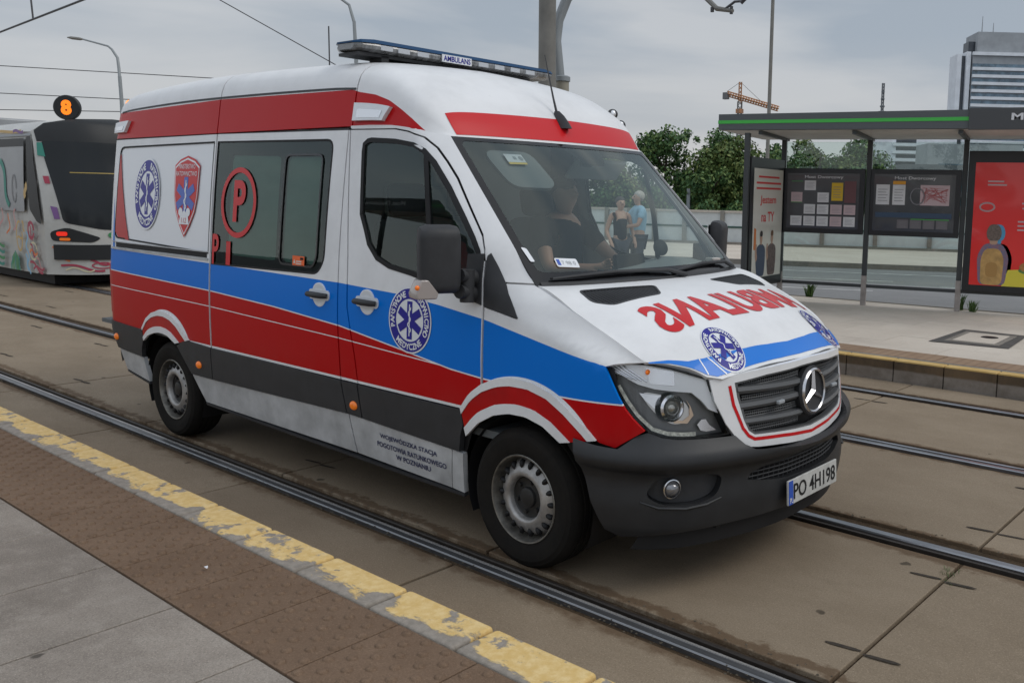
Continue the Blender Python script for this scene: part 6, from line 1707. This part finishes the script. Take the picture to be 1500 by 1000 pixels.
add(wob(-15.50, .42, .6, -.25, am=.04), .045, 0); add(wob(-15.35, .30, .5, .12, am=.04), .04, 0); add(wob(-15.2, .5, .30, -.5, am=.04), .035, 8)
add(wob(-17.3, 2.71, 1.6, .0, am=.015), .05, 2); add(wob(-16.1, 2.70, .5, .0, am=.02), .05, 5); add(wob(-15.55, 1.55, .25, 1.5), .10, 2)
for i in range(26):
    x = -42 + i * .95 + random.uniform(-.3, .3); add(wob(x, random.uniform(.4, 1.1), random.uniform(.3, .8), random.uniform(-1, 1.4), am=.08, ph=i), random.uniform(.04, .09), random.choice(range(10)))
s = Sheet(TS, .15)
for p, c, o in g2: s.poly(p, c, o)
tloc(s.finish('graffiti', M_GR, TRAM, .040))
# route number disc
k = MB(); c = Vector((-15.1, 2.62, 3.10)); c = Vector((-15.05, 2.47, 3.13)); ax = Vector((.75, -.66, 0)).normalized()
k.lathe([(0, -.05), (.20, -.05), (.215, -.03), (.215, .03), (.20, .045), (0, .045)], c, ax, 36); k.cyl(c + Vector((0, 0, -.33)), c + Vector((0, 0, -.2)), .05, m=0)
DS = tloc(k.build('route_disc', M_TBLK, TRAM))
V_, F_, bw, bh = text_geo('8', .06); rt = Vector((0, 0, 1)).cross(ax).normalized()
k = MB(); k.add([c + ax * .052 + rt * ((v[0] - bw / 2) * .17 / bw) + Vector((0, 0, (v[1] - bh / 2) * .26 / bh)) for v in V_], F_)
k.build('route_number', mat('lit_number', (.9, .25, .01), .4, emit=(1, .17, .004), estr=.95), DS, smooth=False, fix=False)
k = MB()
for x in (-17.2, -19.0): 
    for y in (2.35, 3.85): k.lathe([(0, -.06), (.32, -.06), (.33, .06), (0, .06)], (x, y, .32), (0, 1, 0), 24)
tloc(k.build('wheel_sets', M_RAILD, TRAM))
VC = Vector((-1.9, 0, 1.15))
# ================================================================== POLES AND WIRES
M_POLE = mat('pole_grey', (.17, .165, .15), .6, noise=.25, nscale=3)
M_POLEB = mat('pole_blue_grey', (.24, .26, .27), .5, metal=.2)
M_WIRE = mat('wire', (.05, .05, .055), .6)
def W_(name, label, cat, pts, r, m, group=None, n=10):
    k = MB(); k.tube([Vector(p) - Vector(pts[0]) for p in pts], r, n); o = k.build(name, m, None, loc=pts[0]); return tag(o, label, cat, group)
W_('catenary_mast', 'thick grey overhead line mast rising behind the ambulance roof', 'mast', [(-7.2, 6.4, .2), (-7.2, 6.4, 3), (-7.2, 6.4, 8.2)], [.145, .14, .125], M_POLE, n=20)
o = W_('catenary_mast', 'slimmer blue grey pole bending over beside the thick overhead line mast', 'mast', [(-7.28, 6.83, .2), (-7.30, 6.83, 3.4), (-7.41, 6.81, 4.27), (-7.40, 6.85, 4.6), (-7.31, 6.95, 4.95), (-7.1, 7.15, 5.35), (-6.6, 7.5, 5.8)], .082, M_POLEB, n=16)
k = MB(); k.lathe([(.085, -.05), (.125, -.04), (.125, .03), (.085, .05)], (0, 0, 3.47), (0, 0, 1), 20); k.build('collar', M_POLEB, o)
k = MB(); k.cyl((0, 0, 0), (0, 0, 3.42), .105, n=16); k.build('lower_sleeve', mat('sleeve_beige', (.26, .24, .19), .6), o)
k = MB(); o0 = Vector((-2.31, 4.25, 3.79))
can = thing('cantilever_arm', 'dark overhead wire cantilever arm end at the top edge of the sky', 'wire arm', tuple(o0))
k.tube([(0, 0, 0), (-.22, .02, .05), (-1.5, .6, .95), (-4.9, 2.15, 3.4)], [.020, .028, .030, .035], 8); k.build('arm_tube', M_POLE, can)
k = MB(); k.tube([(-.10, 0, .03), (.0, .03, .10), (.10, .05, .10)], .014, 6); k.tube([(-.02, 0, -.03), (-.02, 0, .05)], .018, 6); k.tube([(.07, .04, .08), (.12, .055, .13)], .022, 6); k.build('registration_hook', M_WIRE, can)
k = MB(); k.tube([(-.28, .02, .02), (-.28, .02, .07)], .02, 6); k.build('clamp', M_WIRE, can)

o = W_('street_pole', 'tall thin dark pole behind the left end of the shelter roof', 'pole', [(-12.85, 22.5, .2), (-12.85, 22.5, 12)], [.07, .055], M_POLE)
LL = thing('street_lamp', 'curved street lamp above the tram at the left', 'street lamp', (-38.9, 12.95, 0), group='street lamps')
k = MB(); P_ = [(-38.86, 12.91, 0), (-38.86, 12.91, 5.2)]
k.tube([(.04, -.04, 0), (.04, -.04, 5.25), (-.08, -.02, 6.3)], [.09, .075, .07], 10); k.build('column', M_POLEB, LL)
k = MB(); k.tube([(-.08, -.02, 6.25), (-.19, .01, 6.65), (-.27, .01, 7.08), (-.45, -.12, 7.42), (-.64, -.19, 7.56), (-1.5, -.80, 7.82), (-1.6, -.86, 7.84)], [.06, .06, .055, .045, .04, .035, .035], 10); k.build('arm', M_POLEB, LL)
k = MB(); k.loft([[Vector((-1.5, -.80, 7.82)) + Vector((-.61, -.37, .07)) * t + Vector((.5, -.8, 0)).normalized() * a + Vector((0, 0, b)) for a, b in ((-w, 0), (-w * .6, h), (w * .6, h), (w, 0), (0, -h))] for t, w, h in ((0, .04, .03), (.2, .10, .06), (.7, .11, .06), (1, .03, .02))]); k.build('lamp_head', M_POLE, LL)
L2 = thing('street_lamp', 'street lamp pole cut by the top edge behind the ambulance roof', 'street lamp', (-33, 20.3, 0), group='street lamps')
k = MB(); k.tube([(0, 0, 0), (0, 0, 7.6), (-.1, .0, 9.2)], [.10, .085, .07], 10); k.build('column', M_POLEB, L2)
k = MB(); k.tube([(-.1, 0, 9.15), (-.30, -.1, 9.9), (-.9, -.5, 10.4), (-2.0, -1.2, 10.7)], [.07, .06, .05, .04], 8); k.build('arm', M_POLEB, L2)
k = MB(); k.box((-2.3, -1.4, 10.74), (.6, .25, .1), RZ(.55)); k.build('lamp_head', M_POLE, L2, bevel=.03)
W_('rooftop_aerial', 'very thin distant aerial above the ambulance roof', 'aerial', [(-52.5, 31.35, 0), (-52.5, 31.35, 12.5)], .05, M_WIRE, n=6)
def wire(label, a, b, r, sag=0.0, n=9):
    a, b = Vector(a), Vector(b); P_ = [a.lerp(b, i / (n - 1)) - Vector((0, 0, sag * 4 * (i / (n - 1)) * (1 - i / (n - 1)))) for i in range(n)]
    return W_('overhead_wire', label, 'wire', [tuple(p) for p in P_], r, M_WIRE, 'overhead wires', 6)
W1 = wire('thickest overhead wire, running up to the top edge from the left edge', (-60, 7.0, 5.5), (-2, 2.65, 5.5), .022)
wire('overhead wire sloping down to the ambulance roof from the top edge', (-22.4, 2.76, 9.2), (-12.0, 10.3, 1.5 + .9), .012)
wire('uppermost of the three thin level wires above the tram', (-49.3, 7.9, 7.06), (-30.0, 22.3, 6.2), .020)
wire('middle of the three thin level wires above the tram', (-49.7, 7.4, 5.82), (-33, 19.8, 5.27), .020)
wire('lowest of the three thin level wires above the tram', (-49.3, 7.6, 4.92), (-33, 19.8, 5.05), .020)
W_('wire_hanger', 'short hanger dropping to the thickest overhead wire', 'wire', [(-21.6, 4.14, 6.6), (-21.4, 4.12, 5.53)], .02, M_WIRE)
# contact wires over the two tracks
wire('contact wire over the near track, mirrored in the windscreen', (-60, -.2, 5.6), (15, -.2, 5.6), .008)

# ================================================================== TREES
def leafmat(name, c1, c2, c3):
    m, N, L, P = newmat(name); g = G(m); g.xyz()
    oi = N.new('ShaderNodeObjectInfo'); ge = N.new('ShaderNodeNewGeometry')
    n = g.noise(1.1, 4, .6); r = ge.outputs['Random Per Island']
    c = g.mix(g.ss(n, .3, .7), c1, c2); c = g.mix(g.m('MULTIPLY', g.m('GREATER_THAN', r, .72), .7), c, c3)
    L.new(c, P.inputs['Base Color']); P.inputs['Roughness'].default_value = .6; P.inputs['Specular IOR Level'].default_value = .3
    return m
M_LEAF = [leafmat('foliage_dark', (.040, .095, .036), (.080, .150, .048), (.15, .21, .06)), leafmat('foliage_olive', (.060, .110, .034), (.12, .17, .05), (.20, .23, .07))]
M_BARK = mat('bark', (.07, .055, .042), .9, noise=.5, nscale=12)
def crown_mesh(rx, ry, h, z0, nleaf, sd, sparse=0):
    random.seed(sd); k = MB(); cl = []
    for i in range(16 + sparse):
        a = random.uniform(0, 6.28); t = random.random(); rr = math.sqrt(random.random()) * (1 - .45 * t)
        cl.append((Vector((rx * rr * math.cos(a), ry * rr * math.sin(a), z0 + h * t)), random.uniform(.45, .95) * (1 - .25 * t)))
    for i in range(sparse): cl.append((Vector((random.uniform(-.6, .6) * rx, random.uniform(-.4, .4) * ry, z0 + h * random.uniform(.95, 1.12))), random.uniform(.15, .30)))
    tot = sum(r ** 2 for _, r in cl)
    for c, r in cl:
        for _ in range(int(nleaf * r ** 2 / tot)):
            d = Vector((random.gauss(0, 1), random.gauss(0, 1), random.gauss(0, 1))).normalized(); q = c + d * r * random.uniform(.55, 1.08)
            s_ = random.uniform(.055, .12); n_ = (d + Vector((random.gauss(0, .6), random.gauss(0, .6), random.gauss(0, .6)))).normalized(); u = n_.orthogonal().normalized(); v = n_.cross(u)
            th = random.uniform(0, 3.1); u, v = u * math.cos(th) + v * math.sin(th), v * math.cos(th) - u * math.sin(th)
            k.add([q - u * s_, q - v * s_ * .6, q + u * s_, q + v * s_ * .6 + n_ * s_ * .3], [(0, 1, 2, 3)])
    return k, cl
def tree(label, x, y, h, rx, sd, mi=0, n=8000, sparse=0, z0=0.0):
    T = thing('tree', label, 'tree', (x, y, z0), group='trees beyond the bridge')
    k, cl = crown_mesh(rx, rx, h * .66, h * .26, n, sd, sparse); k.build('crown', M_LEAF[mi], T, smooth=False, fix=False)
    k = MB(); k.tube([(0, 0, -1.5), (.05, .02, h * .25), (-.04, .05, h * .55), (0, 0, h * .85)], [.17, .14, .09, .03], 10)
    for c, r in cl[:10]: k.tube([(0, 0, max(.6, c.z - .9)), (c.x * .5, c.y * .5, c.z - .4), tuple(c)], [.06, .04, .015], 6)
    k.build('trunk', M_BARK, T)
tree('dark tree seen through the windscreen left of the couple', -26.6, 24.9, 5.3, 2.2, 1, 0)
tree('dense tree seen through the windscreen behind the couple', -23.9, 26.6, 5.2, 2.2, 2, 1)
tree('tree with sparse top twigs right beside the windscreen edge', -21.6, 28.3, 4.55, 1.7, 3, 0, sparse=6, n=7000)
tree('dark tree between the windscreen and the shelter', -20.4, 30.2, 4.65, 2.1, 4, 0, n=9500, sparse=4)
tree('olive tree just left of the shelter end panel', -18.9, 29.2, 4.30, 1.8, 5, 1, n=7500)
tree('tree behind the left end panel of the shelter', -17.6, 31.4, 4.3, 1.8, 6, 0)
tree('pale rounded tree behind the first notice board', -16.4, 33.0, 4.6, 1.9, 7, 1)
tree('rounded tree behind the middle shelter post', -14.9, 33.6, 4.55, 1.6, 8, 0)
tree('low bush-like tree filling the gap behind the windscreen', -22.4, 26.8, 3.2, 1.9, 9, 0)
tree('low tree filling the gap left of the shelter', -19.0, 27.9, 3.0, 1.7, 10, 0)
k = MB(); random.seed(4)
for i in range(9000):
    t = random.random(); x = -70 + 64 * t; y = 24.0 + (t * 10 if t < .9 else 9) + random.uniform(1, 4) + 2; z = random.uniform(-.5, 1.9) + .5 * math.sin(x * .7)
    s_ = random.uniform(.06, .14); n_ = Vector((random.gauss(0, 1), random.gauss(-.6, 1), random.gauss(.3, 1))).normalized(); u = n_.orthogonal().normalized(); v = n_.cross(u); q = Vector((x, y, z))
    k.add([q - u * s_, q - v * s_, q + u * s_, q + v * s_], [(0, 1, 2, 3)])
tag(k.build('shrubbery', M_LEAF[0], smooth=False, fix=False), 'dark mass of shrubs along the bottom of the trees beyond the railing', 'shrubs', kind='stuff')

# signpost in front of the trees
k = MB(); k.box((0, 0, 1.2), (.16, .04, 1.9)); o = k.build('marker_post', M_POLEB, None, loc=(-19.3, 26.9, 0)); tag(o, 'small pale marker post in front of the dark trees', 'post')

# ================================================================== DISTANT BUILDINGS
M_CONC = mat('tower_concrete', (.33, .35, .37), .8, noise=.15, nscale=.3)
M_CONCL = mat('pale_panel', (.70, .73, .77), .8, noise=.12, nscale=.3)
M_CONCD = mat('dark_panel', (.14, .15, .165), .8, noise=.2, nscale=.3)
M_WINB = mat('tower_windows', (.12, .19, .25), .25, noise=.7, nscale=.35, coat=.3)
M_WIND = mat('dark_windows', (.05, .06, .075), .3, noise=.5, nscale=.5)
M_TEAL = mat('teal_glass', (.10, .19, .22), .3, noise=.3, nscale=.4)
def bframe(ax, ay, bx, by):
    a = Vector((ax, ay, 0)); d = (Vector((bx, by, 0)) - a); w = d.length; d.normalize(); return a, d, Vector((-d.y, d.x, 0)), w
def bbox(k, a, d, n, s0, s1, n0, n1, z0, z1):
    vs = [a + d * s + n * q + Vector((0, 0, z)) for z in (z0, z1) for s, q in ((s0, n0), (s1, n0), (s1, n1), (s0, n1))]
    k.add(vs, [(0, 3, 2, 1), (4, 5, 6, 7), (0, 1, 5, 4), (2, 3, 7, 6), (0, 4, 7, 3), (1, 2, 6, 5)])
def building(name, label, ax, ay, bx, by, depth, H, fl, wall, glass, band, s_in=0, z0=0, extra=None):
    a, d, n, w = bframe(ax, ay, bx, by); T = thing(name, label, 'building', tuple(a)); o_ = Vector((0, 0, 0))
    k = MB(); bbox(k, o_, d, n, 0, w, 0, depth, z0, H); k.build('wall', wall, T, smooth=False)
    z = 1.0; 
    while z + fl < H - 1:
        k = MB(); bbox(k, o_, d, n, s_in, w - .6, -.12, .2, z, z + fl * .48); k.build('window_row', glass, T, smooth=False)
        k = MB(); bbox(k, o_, d, n, s_in * .8, w, -.9, .0, z - fl * .42, z - .05); k.build('balcony_band', band, T, smooth=False)
        z += fl
    return T, d, n, w
T_, d_, n_, w_ = building('tower_block', 'tall grey tower block with blue window bands above the shelter', -117.4, 342.6, -86, 367, 16, 58.0, 2.72, M_CONC, M_WINB, M_CONCL)
k = MB(); bbox(k, Vector(), d_, n_, 1.6, 38, .5, 14, 58.0, 65.8); k.build('roof_storey', M_CONC, T_, smooth=False)
k = MB(); bbox(k, Vector(), d_, n_, -.3, 39, -1.0, 0, 57.0, 58.2); k.build('cornice', M_CONCL, T_, smooth=False)
k = MB(); bbox(k, Vector(), d_, n_, -5.6, -3.9, 1, 10, 0, 57.5); bbox(k, Vector(), d_, n_, -2.2, -.6, .5, 10, 0, 58.4); k.build('stair_fin', M_CONCL, T_, smooth=False)
k = MB(); bbox(k, Vector(), d_, n_, -3.9, -2.2, 2, 9, 0, 57.0); bbox(k, Vector(), d_, n_, -1.0, 1.6, 3, 9, 58, 62.5); k.build('stair_glazing', M_WIND, T_, smooth=False)
for s_, h_ in ((4.5, 6.5), (8.8, 4.2)):
    k = MB(); k.cyl(d_ * s_ + n_ * 5 + Vector((0, 0, 65.8)), d_ * s_ + n_ * 5 + Vector((0, 0, 65.8 + h_)), .25, .12, 6); k.build('aerial', M_CONC, T_)
T_, d_, n_, w_ = building('apartment_block', 'white apartment block with dark balconies seen under the shelter roof', -126.3, 280.2, -115.3, 288.5, 14, 25.5, 2.5, M_CONCL, M_WIND, M_CONCL, 6.5)
T_, d_, n_, w_ = building('apartment_block', 'narrow pale block with small balconies right of the white apartment block', -123.2, 307.9, -113.5, 315.2, 12, 26.0, 3.0, M_CONCL, M_WIND, M_CONC, 7)
T_, d_, n_, w_ = building('office_block', 'low teal glass office building under the shelter roof', -77.7, 188.6, -64.0, 199.0, 12, 10.0, 3.1, M_CONCD, M_TEAL, M_CONC)
T_, d_, n_, w_ = building('office_block', 'grey office block behind the teal glass building', -88.0, 228.0, -68.0, 243.0, 12, 17.0, 3.1, M_CONC, M_WINB, M_CONC, 3)
# crane
CR = thing('tower_crane', 'tower crane with a tilted orange jib on the skyline', 'crane', (-163.9, 253.6, 0))
M_CRY = mat('crane_orange', (.42, .20, .09), .6); M_CRG = mat('crane_grey', (.15, .15, .15), .7)
def lattice(k, a, b, w, n, r):
    a, b = Vector(a), Vector(b); t = (b - a).normalized(); u = t.orthogonal().normalized() * w / 2; v = t.cross(u).normalized() * w / 2; C = [u + v, u - v, -u - v, -u + v]
    for c in C: k.tube([a + c, b + c], r, 4)
    for i in range(n):
        p, q = a.lerp(b, i / n), a.lerp(b, (i + 1) / n)
        for j in range(4): k.tube([p + C[j], q + C[(j + 1) % 4]], r * .7, 4)
k = MB(); lattice(k, (0, 0, 0), (0, 0, 33.5), 1.3, 22, .16); k.build('mast', M_CRG, CR)
k = MB(); k.box((0, 0, 30.3), (1.9, 1.9, 1.4)); k.box((0, 0, 28.9), (2.4, 2.4, .6)); k.build('slewing_cab', M_CRY, CR)
k = MB(); lattice(k, (0, 0, 33), (0, 0, 39.8), .8, 5, .14); k.build('tower_head', M_CRY, CR)
k = MB(); lattice(k, (-3.7, -2.5, 36.0), (10.5, 7.6, 31.3), 1.1, 20, .18); k.build('jib', M_CRY, CR)
k = MB(); k.box((-3.9, -2.6, 35.2), (1.8, 1.4, 2.2)); k.build('counterweight', M_CRG, CR)
k = MB(); k.tube([(0, 0, 39.8), (6.5, 4.7, 32.8)], .07, 4); k.tube([(0, 0, 39.8), (-3.7, -2.5, 36.6)], .07, 4); k.build('tie_rod', M_CRG, CR)
# telecom mast
TM = thing('telecom_mast', 'thin distant telecom mast above the shelter roof', 'mast', (-211.0, 471.0, 0))
k = MB(); k.cyl((0, 0, 0), (0, 0, 49), 3.2, 2.6, 10); k.build('shaft', M_CONCD, TM)
k = MB(); lattice(k, (0, 0, 49), (0, 0, 66), 1.0, 10, .22)
for z, r in ((50, 2.2), (53, 1.4), (57, 1.1), (61, 1.0)): k.cyl((0, 0, z), (0, 0, z + .8), r, r, 8)
k.build('aerial', M_CONCD, TM)

# the stop on the camera's side: only seen mirrored in the windows and paint of the ambulance
SH2 = copy_tree(SHT); SH2.location = (-8.2, -9.2, .22); SH2.rotation_euler = (0, 0, math.pi + .05)
tag(SH2, 'second tram stop shelter mirrored dimly in the side windows of the ambulance')
for i, (x, y) in enumerate(((-13, -22), (-4, -25), (5, -24), (13, -20))):
    tree('dark tree standing on the camera side, seen only as a reflection in the ambulance', x, y, 7.5, 3.4, 30 + i, i % 2, n=3500)
for o in list(COL.objects):
    if o.parent is None and str(o.get('label', '')).startswith('dark tree standing on the camera side'): o['group'] = 'trees on the camera side'
# litter and grit
random.seed(9)
def scrap(x, y, z, s_, m_, label, cat='litter', name='paper_scrap'):
    k = MB(); a = random.uniform(0, 6); P_ = [(s_ * (1 if i % 2 else .6) * math.cos(a + i * 1.05), s_ * .6 * math.sin(a + i * 1.05), .004 + .003 * (i % 3)) for i in range(6)]
    k.add(P_, [tuple(range(6))]); o = k.build(name, m_, None, smooth=False, loc=(x, y, z)); tag(o, label, cat)
scrap(-.62, -2.20, .2300, .014, M_PAPER, 'tiny white paper scrap lying on the brown studded paving')
# loose grit along the near rail and in the slab joints
k = MB(); random.seed(12)
for i in range(900):
    x = random.uniform(-7, 2.2); y = random.choice((-1.125, -1.125, -.915, .80, -1.74)) + random.gauss(0, .018); r = random.uniform(.003, .009)
    k.add([(x + r * a, y + r * b * .8, .0 + r * c * .6) for a, b, c in ((1, 0, 0), (0, 1, 0), (-1, 0, 0), (0, -1, 0), (.2, .1, 1))], [(0, 1, 4), (1, 2, 4), (2, 3, 4), (3, 0, 4)])
tag(k.build('grit', M_GRAV, smooth=False), 'brown grit and crumbs lying along the near rail and kerb', 'grit', kind='stuff')
# moss in the open joint
weed(1.67, .36, -.01, .035, 40, 'tiny tuft of moss in the slab joint near the right edge of the picture', 6)
weed(1.70, .25, -.01, .025, 24, 'smaller speck of moss in the slab joint beside the tiny tuft', 7)
